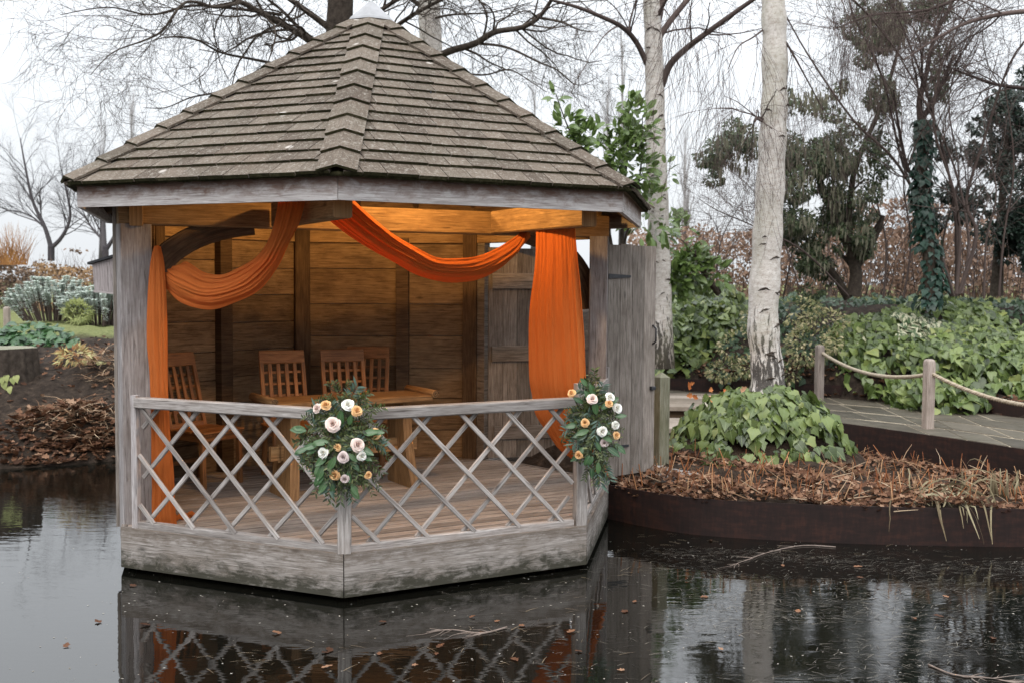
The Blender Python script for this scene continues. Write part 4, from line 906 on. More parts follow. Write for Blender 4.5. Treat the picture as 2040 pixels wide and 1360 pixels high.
kind(link(bpy.data.objects.new('withered_leaves', scatter_mesh('withered', T_DEAD, tp, [(rs.uniform(-1, 1), rs.uniform(-1, .3), rs.uniform(-.5, .8)) for _ in tp], [(rs.uniform(-1, 1), -1, rs.uniform(0, 1)) for _ in tp], [rs.uniform(.06, .10) for _ in tp], simple('orange_dead', [(.2, (.30, .09, .025)), (.6, (.45, .17, .06)), (.9, (.45, .42, .33))], .7, .2, 8, randw=.9))), im), 'stuff')

# ================================================================== trees
def wander(p, d, L, n, w_, rs, grav=0.0):
    pts = [Vector(p)]; d = Vector(d).normalized()
    for i in range(n):
        d = (d + Vector((rs.gauss(0, w_), rs.gauss(0, w_), rs.gauss(0, w_) + grav))).normalized(); pts.append(pts[-1] + d*L/n)
    return pts
def grow(mb_, pts, r0, r1, lev, rs, P):
    n = len(pts); mb_.tube(pts, [r0+(r1-r0)*i/(n-1) for i in range(n)], P['sides'][min(lev, len(P['sides'])-1)], cap=False)
    if lev >= P['levels']: return
    L = sum((pts[i+1]-pts[i]).length for i in range(n-1)); nb = P['nb'][lev]
    for k in range(nb):
        f = rs.uniform(P.get('from', .2), 1)*(n-1); i = min(int(f), n-2); p = pts[i].lerp(pts[i+1], f-i); t_ = (pts[i+1]-pts[i]).normalized()
        ax = t_.orthogonal().normalized(); ax.rotate(Matrix.Rotation(rs.uniform(0, 6.283), 3, t_)); sp = P['spread'][lev]
        dr_ = (t_*math.cos(sp) + ax*math.sin(sp)); dr_ = Vector((dr_.x, dr_.y*P.get('flat', 1), dr_.z + P['lift'][lev])); rr = max((r0+(r1-r0)*f/(n-1))*P['rr'][lev], .0022); ln = P['len'][lev]*rs.uniform(.55, 1.15)
        grow(mb_, wander(p, dr_, ln, P['seg'][lev], P['wob'][lev], rs, P['grav'][lev]), rr, rr*.35, lev+1, rs, P)
OAKP = dict(thin=.72, levels=3, nb=(13, 8, 5), spread=(.85, .8, .7), lift=(.0, -.1, -.1), rr=(.42, .45, .5), len=(1.5, .75, .38), seg=(7, 5, 3), wob=(.22, .26, .3), grav=(-.015, -.03, -.05), sides=(7, 5, 3, 3), flat=.8)
def tree_from(name, label, cat, base, trunk, mat_t, limbs, P, seed, mat_b=TWIG, group=None, tn=12):
    rs = random.Random(seed); t = thing(name, label, cat, base, group); m = MB(); m.tube([p for p, r_ in trunk], [r_ for p, r_ in trunk], tn); m.build('trunk', mat_t, t, True)
    c = MB()
    for pts, r0, r1 in limbs: grow(c, pts, r0*P.get('thin', 1), r1*P.get('thin', 1), 0, rs, P)
    c.build('crown', mat_b, t, True); return t
def pl(*pts, n=6):     # smooth polyline through photographed points (px,py,Y)
    return [Vector(p) for p in dens([tuple(at(*q)) for q in pts], n)]
TRY = 15.0
oak = [(pl((668, 330, 16), (672, 180, 16), (676, 60, 16), (682, -80, 16), (690, -300, 16)), None)]
tk = oak[0][0]; tr_ = [(p, .24-.09*i/len(tk)) for i, p in enumerate(tk)]; gb = tk[0].copy(); tr_ = [(Vector((gb.x, gb.y, .6)), .34), (Vector((gb.x, gb.y, 2)), .28)] + tr_
tree_from('oak_tree', 'big bare oak behind the shingled roof with limbs spreading across the sky', 'tree', (gb.x, gb.y, .6), tr_, BARKD, [
    (pl((650, 110, 16), (608, 75, 15.7), (545, 40, 15.2), (490, 10, 14.8), (400, -35, 14.4)), .085, .035),
    (pl((560, 30, 15.3), (470, 18, 14.8), (380, 12, 14.2), (300, 30, 13.8), (215, 15, 13.4), (120, 30, 13)), .034, .006),
    (pl((480, 5, 14.6), (430, 15, 14.2), (370, 5, 13.8), (325, 60, 13.6), (290, 80, 13.4), (225, 105, 13.2), (180, 150, 13)), .035, .006),
    (pl((660, 60, 16), (600, 15, 15.6), (540, -20, 15), (420, -40, 14)), .07, .03),
    (pl((560, 130, 15.8), (500, 118, 15.4), (440, 105, 15), (390, 80, 14.6), (330, 75, 14.2), (270, 95, 14)), .032, .006),
    (pl((640, 90, 16.2), (600, 60, 16), (560, 20, 15.7), (520, -10, 15.3)), .05, .02),
    (pl((470, 170, 16.5), (430, 185, 16.4), (380, 195, 16.2), (330, 215, 16), (285, 215, 15.8)), .028, .005),
    (pl((700, 60, 16), (760, 20, 15.8), (820, -15, 15.5), (900, -40, 15)), .06, .02),
    (pl((690, 130, 16), (800, 45, 16.2), (880, 0, 16), (960, -30, 16)), .06, .02)], OAKP, 12, BARKD)
OAK2 = dict(OAKP, nb=(11, 7, 4))
b3 = pl((862, 330, 17), (860, 140, 17), (856, 40, 17), (852, -60, 17), (846, -300, 17))
tree_from('birch_tree', 'white-barked birch rising behind the roof ridge, one grey limb reaching over', 'tree', (b3[0].x, b3[0].y, 1.0), [(Vector((b3[0].x, 17, 1.0)), .22)]+[(p, .185-.03*i/len(b3)) for i, p in enumerate(b3)], BIRCH, [
    (pl((862, 120, 17), (895, 103, 16.6), (945, 88, 16.2), (985, 65, 15.9), (1040, 55, 15.6), (1075, 33, 15.3), (1105, -10, 15)), .085, .035),
    (pl((950, 87, 16.2), (1010, 95, 15.8), (1075, 125, 15.5), (1110, 140, 15.3), (1150, 170, 15.1), (1190, 155, 15)), .03, .005),
    (pl((1070, 35, 15.4), (1120, 45, 15.2), (1155, 60, 15), (1190, 65, 14.8)), .03, .005),
    (pl((880, 140, 17), (960, 150, 16.6), (1015, 140, 16.4), (1060, 165, 16.2), (1090, 185, 16)), .025, .005),
    (pl((855, 40, 17), (900, 30, 16.6), (980, 25, 16.2), (1060, 5, 15.8)), .03, .008),
    (pl((850, 20, 17), (810, -10, 16.8), (780, -60, 16.5)), .06, .02)], OAK2, 33, BARKD)
BIRP = dict(levels=3, nb=(6, 4, 2), spread=(.7, .7, .6), lift=(-.1, -.35, -.4), rr=(.35, .45, .6), len=(1.0, .75, .5), seg=(6, 6, 5), wob=(.13, .12, .12), grav=(-.05, -.16, -.2), sides=(7, 4, 3, 3))
b1 = pl((1316, 640, 15), (1314, 540, 15), (1311, 420, 15), (1306, 280, 15), (1304, 150, 15), (1300, 40, 15), (1292, -120, 15), (1288, -300, 15))
nb1 = len(b1)
tree_from('birch_tree', 'slender white birch with dark side limbs standing behind the open plank door', 'tree', (b1[0].x, 15, 1.2), [(Vector((b1[0].x+.02, 15, .9)), .19)]+[(p, .165-.065*i/nb1 + .006*math.sin(i*2.1)) for i, p in enumerate(b1)], BIRCH, [
    (pl((1318, 172, 15), (1335, 130, 14.9), (1370, 95, 14.7), (1430, 50, 14.5), (1500, 0, 14.3), (1560, -40, 14.1)), .055, .022),
    (pl((1305, 90, 15), (1330, 50, 15), (1370, 0, 15), (1410, -50, 15)), .05, .03),
    (pl((1290, 130, 15), (1268, 85, 14.9), (1240, 55, 14.7), (1200, 35, 14.5), (1150, 15, 14.3), (1095, 0, 14.1)), .042, .018),
    (pl((1253, 70, 14.8), (1256, 40, 14.8), (1268, 0, 14.8)), .02, .01),
    (pl((1300, 60, 15), (1312, 20, 15), (1318, -60, 15)), .09, .06)], BIRP, 41, TWIG)
b2 = pl((1530, 790, 11.9), (1528, 730, 11.9), (1520, 640, 11.9), (1526, 520, 11.9), (1533, 400, 11.9), (1539, 280, 11.9), (1543, 200, 11.9), (1543, 80, 11.9), (1540, -20, 11.9), (1536, -250, 11.9)); nb2 = len(b2)
def r2(i): f = i/nb2; return .185 - .065*f + .05*max(0, 1-f/.12)**2 + .008*math.sin(i*1.3)
BIRQ = dict(BIRP, nb=(7, 5, 3), len=(.9, .9, .7), grav=(-.08, -.22, -.25))
tree_from('birch_tree', 'thick white birch trunk with black fissured foot growing out of the ivy mound', 'tree', (BX, 11.9, .5), [(Vector((b2[0].x+.01, 11.9, .4)), .26)]+[(p, r2(i)) for i, p in enumerate(b2)], BIRCH, [
    (pl((1520, 60, 11.9), (1500, 75, 11.6), (1470, 95, 11.4), (1450, 140, 11.2)), .012, .004),
    (pl((1530, -40, 11.9), (1470, -70, 11.4), (1400, -60, 11), (1340, -20, 10.8)), .03, .006),
    (pl((1555, -30, 11.9), (1620, -60, 11.6), (1690, -40, 11.4), (1760, 0, 11.2)), .03, .006),
    (pl((1556, 70, 11.9), (1575, 100, 11.8), (1600, 145, 11.7), (1640, 220, 11.6)), .016, .005),
    (pl((1545, -60, 11.9), (1600, -110, 12.4), (1680, -90, 12.8), (1780, -30, 13)), .03, .006),
    (pl((1560, -120, 12), (1680, -130, 12.4), (1800, -100, 12.8), (1900, -60, 13.2)), .035, .008),
    (pl((1560, -60, 12.2), (1640, -40, 12.8), (1720, 20, 13.4), (1800, 120, 14)), .025, .006),
    (pl((1520, 240, 11.9), (1508, 236, 11.75), (1502, 244, 11.65)), .03, .012)], BIRQ, 57, TWIG, tn=18)
# side-limb scars on the two near birches
def scars(trk, rad, n, seed, t, Y):
    rs = random.Random(seed)
    for i in range(n):
        f = rs.uniform(.08, .72)*(len(trk)-1); k = int(f); p = trk[k].lerp(trk[k+1], f-k); a = rs.uniform(-2.6, -.5); r_ = rad(k)
        o = Vector((math.cos(a), math.sin(a), 0)); sd_ = Vector((-math.sin(a), math.cos(a), 0)); w_ = rs.uniform(.025, .075); m = MB(); tilt_ = rs.uniform(-.5, .5); hk = rs.uniform(.2, .7)
        pts = [p + (o*math.cos(u*w_/r_) + sd_*math.sin(u*w_/r_))*(r_+.002) + Vector((0, 0, -.03*hk*u*u*w_/.05 + tilt_*u*w_ + rs.uniform(-.006, .006))) for u in np.linspace(-1, 1, 9)]
        m.tube(pts, [.0012+(.003+.12*w_)*math.sin(math.pi*j/8)**1.5*rs.uniform(.6, 1.2) for j in range(9)], 6); m.build('bark_scar', BARKD, t, True)
bt = [o for o in col.objects if o.name.startswith('birch_tree')]
scars(b2, r2, 20, 2, bt[2], 11.9); scars(b1, lambda i: .165-.065*i/nb1, 18, 5, bt[1], 15)

# right-hand thicket: bare multi-stemmed shrubs
SHP = dict(levels=3, nb=(12, 7, 4), spread=(.65, .8, .8), lift=(.1, .0, -.05), rr=(.45, .5, .55), len=(1.3, .7, .4), seg=(7, 5, 3), wob=(.16, .2, .25), grav=(-.0, -.03, -.04), sides=(6, 4, 3, 3))
def stems(name, label, specs, seed, mat=TWIG, P=SHP, group='bare shrubs on the bank'):
    rs = random.Random(seed); base = at(*specs[0][0][0]); t = thing(name, label, 'shrub', (base.x, base.y, base.z), group)
    for pts, r0, r1 in specs:
        c = MB(); grow(c, pl(*pts, n=4), r0*.6, r1*.6, 0, rs, P); c.build('stem', mat, t, True)
stems('bare_shrub', 'tangled bare shrub arching over the catkin bush at the garden edge', [
    ([(1900, 590, 17), (1860, 470, 16.6), (1790, 330, 16), (1700, 240, 15.4), (1610, 110, 15), (1560, 20, 14.6)], .05, .012),
    ([(1905, 590, 17), (1900, 400, 16.6), (1850, 200, 16), (1800, 60, 15.6), (1740, -60, 15.2)], .05, .015),
    ([(1895, 590, 17), (1800, 330, 16.6), (1760, 160, 16), (1700, 30, 15.5), (1680, -60, 15)], .04, .012)], 71)
stems('bare_shrub', 'bare many-stemmed shrub in front of the dark holly', [
    ([(1905, 585, 15.5), (1912, 480, 15.4), (1900, 380, 15.2), (1860, 250, 15), (1880, 120, 14.8), (1950, -20, 14.6)], .05, .015),
    ([(1910, 585, 15.5), (1945, 470, 15.3), (1925, 400, 15.2), (1960, 280, 15), (2010, 130, 14.6), (2060, 60, 14.4)], .05, .015),
    ([(1915, 585, 15.5), (1930, 480, 15.6), (1900, 330, 15.6), (1830, 180, 15.4), (1760, 60, 15.2)], .04, .012),
    ([(1990, 590, 15.2), (2000, 470, 15), (2020, 330, 14.8), (2000, 160, 14.6)], .03, .01)], 72)
stems('bare_shrub', 'low bare shrub leaning towards the big birch trunk', [
    ([(1690, 590, 16.5), (1600, 500, 16), (1500, 450, 15.6), (1430, 420, 15.4), (1390, 395, 15.2)], .03, .006),
    ([(1600, 600, 16.5), (1560, 480, 16.2), (1500, 380, 15.8), (1440, 330, 15.4)], .025, .005),
    ([(1430, 590, 17), (1428, 540, 17), (1440, 470, 17), (1480, 400, 17)], .03, .006)], 73)
stems('bare_shrub', 'thin bare thicket behind the ivy-clad trunk', [
    ([(1760, 595, 18), (1765, 480, 18), (1740, 360, 18), (1760, 220, 18), (1720, 90, 18)], .035, .008),
    ([(1800, 595, 18), (1815, 480, 18), (1800, 350, 17.6), (1840, 220, 17.4), (1820, 60, 17)], .035, .008),
    ([(1870, 595, 18.5), (1880, 470, 18), (1910, 350, 17.6), (1890, 200, 17.4), (1930, 60, 17)], .035, .008),
    ([(1960, 595, 17), (1965, 480, 16.8), (1985, 380, 16.6), (1960, 240, 16.4), (1990, 100, 16)], .035, .008),
    ([(1560, 595, 18.5), (1580, 480, 18.5), (1570, 380, 18.5), (1600, 260, 18.5)], .025, .006)], 75)
stems('bare_shrub', 'long grey limb hanging into the sky over the holly', [
    ([(2080, 20, 14), (2000, 28, 14), (1930, 45, 14), (1870, 75, 14), (1800, 120, 14)], .06, .015),
    ([(2080, 180, 15), (1990, 170, 15), (1930, 150, 15), (1880, 130, 15)], .05, .015),
    ([(2080, -10, 14), (1960, -20, 14), (1850, 20, 14), (1740, 30, 14), (1660, 60, 14)], .05, .012)], 74, TWIG)
# far bare trees on the left, and thin far poplars
FARP = dict(levels=3, nb=(10, 6, 4), spread=(.55, .6, .6), lift=(.15, .1, .0), rr=(.45, .5, .6), len=(2.4, 1.1, .6), seg=(6, 4, 3), wob=(.12, .16, .2), grav=(.0, .0, .0), sides=(6, 3, 3, 3))
FARQ = dict(FARP, nb=(16, 7, 4), len=(1.5, .8, .45), rr=(.4, .5, .6))
def fartree(label, base, limbs, seed, mat, P=FARP):
    b = at(*base); t0 = pl(base, (base[0], base[1]-30, base[2])); tree_from('bare_tree', label, 'tree', tuple(b), [(p, .10) for p in t0], mat, [(pl(*l, n=4), r0, r1) for l, r0, r1 in limbs], P, seed, mat, 'bare trees beyond the lawn')
fartree('small forked bare tree beyond the clipped hedge on the lawn side', (102, 520, 33), [([(102, 495, 33), (90, 455, 33), (65, 400, 33), (50, 330, 33), (40, 275, 33)], .085, .014), ([(102, 495, 33), (125, 470, 33), (140, 430, 33), (130, 370, 33), (120, 330, 33)], .07, .012), ([(90, 455, 33), (60, 430, 33), (20, 420, 33), (-10, 430, 33)], .035, .008)], 81, TWIGB, FARQ)
fartree('bare tree half hidden by the nest box and eaves', (210, 520, 33), [([(208, 500, 33), (205, 450, 33), (200, 390, 33), (198, 300, 33)], .10, .015), ([(210, 500, 33), (228, 470, 33), (240, 430, 33)], .08, .02), ([(206, 480, 33), (180, 450, 33), (165, 420, 33)], .05, .01)], 82, TWIGB, FARQ)
PAPP = dict(FARP, levels=2, nb=(34, 8), spread=(.22, .2), lift=(.5, .6), len=(2.6, 1.1), rr=(.4, .5), seg=(5, 3), wob=(.05, .06))
for i, (px, top, lab) in enumerate(((205, 300, 'thin pale poplar far behind the left eave of the roof'), (262, 210, 'tall pale poplar far off above the left roof slope'), (1065, 200, 'faint poplar far off beyond the right roof slope'), (1240, 90, 'tall faint poplar far behind the laurel'), (1365, 300, 'faint low poplar between the two birches'), (1210, 190, 'thin faint poplar to the roof side of the laurel'))):
    b = at(px, 540, 70); tp_ = at(px, top, 70); tree_from('poplar_tree', lab, 'tree', tuple(b), [(b, .3), (b.lerp(tp_, .5), .15)], TWIGB, [([b.lerp(tp_, k/6) for k in range(7)], .2, .03)], PAPP, 90+i, simple('pale_twig%d' % i, [(.2, (.30, .28, .29)), (.8, (.40, .38, .385))], .9, .1, 8, randw=.8), 'far poplars')

# ================================================================== foliage masses
def mass(n, sampler, seed):
    rs = random.Random(seed); P, Y_, N_, S = [], [], [], []
    while len(P) < n:
        r_ = sampler(rs)
        if r_ is None: continue
        p, y, nn_, s = r_; P.append(tuple(p)); Y_.append(tuple(y)); N_.append(tuple(nn_)); S.append(s)
    return P, Y_, N_, S
def clumps(cs, rs):             # list of (px,py,Y,rx_px,ry_px,rdepth)
    c = rs.choices(cs, [q[3]*q[4] for q in cs])[0]; px, py, Y, rx, ry, rd = c
    while True:
        u = [rs.uniform(-1, 1) for _ in range(3)]; l = sum(a*a for a in u)
        if l <= 1: break
    k = l**.5; f = rs.uniform(.55, 1.0)**.5/max(k, .05) if rs.random() < .7 else 1
    f = min(f, 1.08/max(k, .05)); u = [a*f for a in u]
    p = at(px+u[0]*rx, py-u[2]*ry, Y+u[1]*rd); return p, Vector((u[0], u[1], u[2]))
def frag(cs, n, seed):          # break big clumps into many small uneven ones
    rs = random.Random(seed); out = []
    for px, py, Y, rx, ry, rd in cs:
        for k in range(n):
            a, r_ = rs.uniform(0, 6.283), rs.random()**.5; q = rs.uniform(.22, .5)
            out.append((px+rx*r_*.85*math.cos(a), py+ry*r_*.85*math.sin(a), Y+rs.uniform(-rd, rd)*.6, rx*q*rs.uniform(.7, 1.3), ry*q*rs.uniform(.6, 1.2), rd*.45))
    return out
def leafy(name, label, cat, base, cs, n_obj, n_stuff, tmpl, mat, size, seed, droop=.3, stems_=None, group=None, holes=.45, jit=.7, barkmat=BARKD):
    t = thing(name, label, cat, tuple(at(*base)), group); import mathutils.noise as mn
    def smp(rs):
        p, o = clumps(cs, rs)
        if mn.noise(p*2.1 + Vector((seed, 0, 0))) + .5*mn.noise(p*5.3) < -holes*.5: return None
        d = Vector((o.x + rs.uniform(-jit, jit), o.y-.2 + rs.uniform(-jit, jit), o.z - droop + rs.uniform(-jit, jit)))
        return p, d, Vector((rs.uniform(-.6, .6), -.5+rs.uniform(-.6, .4), .8)), size*rs.uniform(.65, 1.2)
    if n_obj:
        P, Y_, N_, S = mass(n_obj*3, smp, seed); idx = sorted(range(len(P)), key=lambda i: P[i][1])[:n_obj]
        leaf_objects('leaf', shared('leaf', tmpl, mat, 4), *[[a[i] for i in idx] for a in (P, Y_, N_, S)], t)
    if n_stuff: kind(link(bpy.data.objects.new('leaves', scatter_mesh('leaves', tmpl, *mass(n_stuff, smp, seed+1), mat)), t), 'stuff')
    if stems_:
        rs = random.Random(seed); c = MB()
        for pts, r0, r1 in stems_: grow(c, pl(*pts, n=4), r0, r1, 0, rs, dict(SHP, levels=1, nb=(6,), len=(.5,)))
        c.build('stems', barkmat, t, True)
    return t
leafy('laurel', 'tall glossy green laurel bush behind the right eave and birch', 'shrub', (1230, 560, 14), [(1245, 330, 14, 60, 90, .5), (1270, 260, 14, 35, 60, .4), (1215, 300, 14, 45, 50, .4), (1175, 275, 13.8, 35, 30, .3), (1250, 205, 14, 14, 38, .2), (1130, 250, 13.8, 28, 22, .2), (1105, 195, 13.8, 12, 14, .1), (1290, 430, 14, 60, 60, .6), (1200, 385, 14, 60, 60, .5), (1150, 300, 13.8, 20, 25, .2), (1330, 350, 14.6, 14, 30, .3)],
      300, 900, T_OVAL, LAUR, .15, 101, -.25, [([(1240, 560, 14), (1240, 420, 14), (1250, 300, 14), (1252, 190, 14)], .03, .006), ([(1230, 560, 14), (1200, 400, 14), (1160, 310, 13.8), (1130, 250, 13.8), (1108, 190, 13.8)], .025, .005), ([(1240, 500, 14), (1275, 350, 14), (1280, 230, 14)], .02, .005)], holes=.25)
leafy('laurel', 'low laurel bush between the slim birch and the bank ivy', 'shrub', (1380, 600, 15.5), [(1370, 530, 15.6, 48, 42, .5), (1350, 470, 15.8, 25, 45, .4), (1425, 545, 15.6, 25, 25, .4), (1345, 560, 15.4, 30, 40, .4), (1390, 470, 15.8, 10, 12, .2)], 150, 420, T_OVAL, LAUR, .17, 105, -.2, [([(1432, 585, 15.6), (1400, 540, 15.5), (1385, 500, 15.5)], .05, .03)], holes=.2)
def catkins(rs): pass
GAR = [(1470, 300, 17, 55, 55, .8), (1430, 330, 17, 40, 40, .6), (1600, 330, 17, 70, 80, 1), (1660, 300, 17, 60, 70, 1), (1700, 380, 17, 55, 70, .9), (1640, 420, 17, 90, 70, 1), (1600, 500, 17, 60, 60, .9), (1690, 470, 17, 50, 50, .8), (1650, 200, 17, 50, 45, .8), (1580, 200, 17, 25, 30, .5), (1760, 130, 17, 60, 110, .8), (1830, 60, 17, 70, 80, .8), (1780, 230, 17, 45, 45, .7), (1620, 560, 16.8, 50, 45, .6), (1560, 420, 17, 40, 60, .8), (1740, 320, 17, 45, 60, .8), (1720, 60, 17, 40, 60, .6), (1880, 140, 17, 40, 60, .6)]
GAR = frag(GAR, 8, 3)
gt = leafy('catkin_bush', 'large olive evergreen hung with pale catkins between birch and ivy-clad trunk', 'shrub', (1690, 590, 17), GAR, 0, 26000, T_OVAL, OLIVE, .066, 111, .3,
      [([(1700, 590, 17), (1705, 540, 17), (1685, 480, 17), (1640, 380, 17), (1620, 280, 17)], .13, .03), ([(1690, 595, 17), (1660, 545, 17), (1620, 500, 17), (1580, 430, 17)], .07, .02), ([(1700, 540, 17), (1740, 480, 17), (1760, 430, 17)], .07, .03), ([(1690, 500, 17), (1700, 350, 17), (1760, 200, 17), (1800, 60, 17)], .06, .02)], holes=.35)
rs_ = random.Random(5); ct = mass(2600, lambda rs: (lambda q: (q[0] - Vector((0, .15, 0)), Vector((rs.uniform(-.12, .12), rs.uniform(-.1, .1), -1)), Vector((rs.uniform(-1, 1), -1, 0)), rs.uniform(.06, .17)))(clumps(GAR[:88], rs)), 6)
T_CAT = tmpl_from_outline([(0, 0), (.10, .1), (.085, .7), (0, 1.0)], .6, 0)
kind(link(bpy.data.objects.new('catkins', scatter_mesh('catkins', T_CAT, *ct, TASS)), gt), 'stuff')
leafy('holly', 'dense dark holly tree at the edge of the bank', 'tree', (2010, 590, 18), frag([(2030, 330, 18, 60, 160, 1), (2000, 420, 18, 60, 90, 1), (1960, 300, 18, 45, 60, .8), (2040, 200, 18, 40, 90, 1), (1940, 420, 18, 40, 50, .7), (1985, 210, 18, 30, 50, .6), (2030, 500, 18, 50, 60, .9), (1900, 400, 18, 30, 40, .5), (2060, 420, 17.5, 60, 150, .9), (1890, 300, 18, 25, 40, .5), (1860, 440, 18.5, 30, 40, .5)], 8, 5), 0, 21000, T_OVAL, DARKG, .085, 121, .1, [([(1985, 590, 18), (1990, 500, 18), (2000, 350, 18), (2010, 180, 18)], .12, .03)], holes=.35)
# ivy-clad trunk
tiv = thing('ivy_clad_tree', 'narrow trunk thickly wrapped in dark ivy, bare forks above', 'tree', tuple(at(1852, 600, 15.5)))
tkp = pl((1852, 610, 15.5), (1852, 540, 15.5), (1848, 450, 15.5), (1840, 380, 15.5), (1836, 300, 15.5), (1835, 240, 15.5)); m = MB(); m.tube(tkp, [.10-.04*i/len(tkp) for i in range(len(tkp))], 8); m.build('trunk', BARKD, tiv, True)
c = MB(); rsx = random.Random(4)
for l, r0, r1 in (([(1835, 250, 15.5), (1832, 200, 15.5), (1845, 150, 15.5), (1860, 80, 15.5), (1900, 0, 15.5)], .05, .02), ([(1836, 240, 15.5), (1860, 200, 15.5), (1880, 160, 15.5), (1900, 110, 15.5)], .04, .02), ([(1845, 370, 15.5), (1810, 340, 15.5), (1790, 250, 15.3), (1780, 180, 15)], .035, .01)): grow(c, pl(*l, n=4), r0, r1, 0, rsx, SHP)
c.build('crown', TWIG, tiv, True)
def ivs(rs):
    f = rs.random(); k = f*(len(tkp)-1); i = min(int(k), len(tkp)-2); p = tkp[i].lerp(tkp[i+1], k-i); a = rs.uniform(0, 6.28); r_ = rs.uniform(.07, .20-.05*f)*(1+.75*mnoise(Vector((0, a*.4, f*7)))); p = p + Vector((.05*math.sin(f*9), 0, 0))
    o = Vector((math.cos(a), math.sin(a), 0)); return p+o*r_, o*.6+Vector((rs.uniform(-.5, .5), rs.uniform(-.4, .4), -.9)), o + Vector((0, -.2, .4)), rs.uniform(.07, .13)
ip = mass(260, ivs, 3); leaf_objects('leaf', shared('leaf', T_IVY, IVYT, 4), *ip, tiv)
kind(link(bpy.data.objects.new('leaves', scatter_mesh('leaves', T_IVY, *mass(600, ivs, 4), IVYT)), tiv), 'stuff')
# beech hedge, brown leaves, behind the bank
def hedge(name, label, x0, x1, y, z0, zt_, depth, n, mat, size, seed, nst=300, stm=TWIG, hz=.55):
    t = thing(name, label, 'hedge', ((x0+x1)/2, y, z0)); rs = random.Random(seed); import mathutils.noise as mn
    def smp(rs):
        x = rs.uniform(x0, x1); z = z0 + (zt_-z0)*rs.random()**.9; top = zt_ - .5 + .5*mn.noise(Vector((x*.7, seed, 0)))
        if z > top+.3 or mn.noise(Vector((x*1.3, z*1.3, seed))) < -hz*.6*(z-z0)/(zt_-z0): return None
        return (x, y+rs.uniform(-depth, depth), z), (rs.uniform(-1, 1), rs.uniform(-1, .3), rs.uniform(-1, .6)), (rs.uniform(-1, 1), -1, rs.uniform(-.3, 1)), size*rs.uniform(.6, 1.3)
    kind(link(bpy.data.objects.new('leaves', scatter_mesh('leaves', T_SMALL, *mass(n, smp, seed), mat)), t), 'stuff')
    m = MB()
    for i in range(nst):
        x = rs.uniform(x0, x1); yy = y+rs.uniform(-depth, depth); m.tube(wander((x, yy, z0-.1), (rs.uniform(-.35, .35), rs.uniform(-.2, .2), 1), (zt_-z0)*rs.uniform(.6, 1.15), 5, .1, rs), [.014, .011, .009, .007, .005, .002], 3)
    kind(m.build('stems', stm, t), 'stuff'); return t
hedge('beech_hedge', 'russet leafy beech hedge along the top of the bank', 2.6, 13.5, 24, 1.6, 3.5, .9, 11000, BEECH, .10, 131, 420, hz=.9)
hedge('beech_hedge', 'taller russet beech growth behind the ivy-clad trunk', 6.0, 11.2, 21.5, 1.6, 3.9, .6, 4200, BEECH, .10, 137, 170, hz=1.1)
hedge('clipped_hedge', 'long clipped brown hedge across the back of the lawn', -24, -8.5, 30, 1.1, 2.95, .6, 15000, simple('brown_hedge', [(.2, (.06, .04, .03)), (.8, (.17, .115, .08))], .9, .1, 5, randw=.9), .10, 133, 500, TWIG, 0)
hedge('beech_shrub', 'tawny dead-leaved shrub in front of the clipped hedge', -11.6, -8.2, 26.5, 1.1, 2.7, .6, 3800, simple('tawny', [(.2, (.13, .075, .04)), (.8, (.31, .20, .11))], .9, .1, 5, randw=.9), .085, 134, 120, TWIG, .3)
# willow stems
ws = thing('willow', 'fan of orange willow stems rising above the clipped hedge', 'shrub', tuple(at(25, 525, 28))); m = MB(); rs = random.Random(3)
for i in range(120): p = at(rs.uniform(0, 55), 528, 28); m.tube(wander(p, (rs.uniform(-.6, .6), 0, 1), rs.uniform(.5, 1.15), 4, .06, rs), [.010, .008, .006, .004, .002], 3)
kind(m.build('stems', TWIGO, ws), 'stuff')
# bank ivy
def bank_patch(label, n_obj, n_stuff, reg, seed, mat, tmpl, size, lift, obj_keep=None, base=None):
    """reg: list of (x0,x1,y0,y1,weight) areas on the bank in metres"""
    def smp(rs):
        x0, x1, y0, y1, lf = rs.choices(reg, [(r_[1]-r_[0])*(r_[3]-r_[2]) for r_ in reg])[0]
        u, v = rs.uniform(-1, 1), rs.uniform(-1, 1)
        if u*u+v*v > 1.05: return None
        x, y = (x0+x1)/2+u*(x1-x0)/2, (y0+y1)/2+v*(y1-y0)/2
        z = float(height(np.array(x), np.array(y))); dome = max(0, 1-(u*u+v*v)); z += lift*lf*dome**.5 + rs.uniform(-.05, .05)
        if mnoise(Vector((x*1.6, y*1.6, seed*.37))) < -.22: return None
        z += .10*mnoise(Vector((x*2.3, y*2.3, seed*.7)))
        if y < float(interp(x, PBACK))+.05: z = max(z, .74 - (float(interp(x, PBACK))-y)*1.1)
        return (x, y, z), (rs.uniform(-.7, .7), -.7+rs.uniform(-.7, .7), -.65+rs.uniform(-.7, .6)), (rs.uniform(-.9, .9), -.75+rs.uniform(-.6, .6), .9), size*rs.uniform(.45, 1.2)
    r_ = reg[0]; t = thing('ivy', label, 'ivy', ((r_[0]+r_[1])/2, (r_[2]+r_[3])/2, float(height(np.array((r_[0]+r_[1])/2), np.array((r_[2]+r_[3])/2)))))
    if n_obj:
        P, Y_, N_, S = mass(int(n_obj*2.2), smp, seed); idx = sorted(range(len(P)), key=lambda i: P[i][1]*.6-P[i][2])[:n_obj]; leaf_objects('leaf', shared('leaf', tmpl, mat, 5), *[[a[i] for i in idx] for a in (P, Y_, N_, S)], t)
    if n_stuff: kind(link(bpy.data.objects.new('leaves', scatter_mesh('leaves', tmpl, *mass(n_stuff, smp, seed+1), mat)), t), 'stuff')
    return t
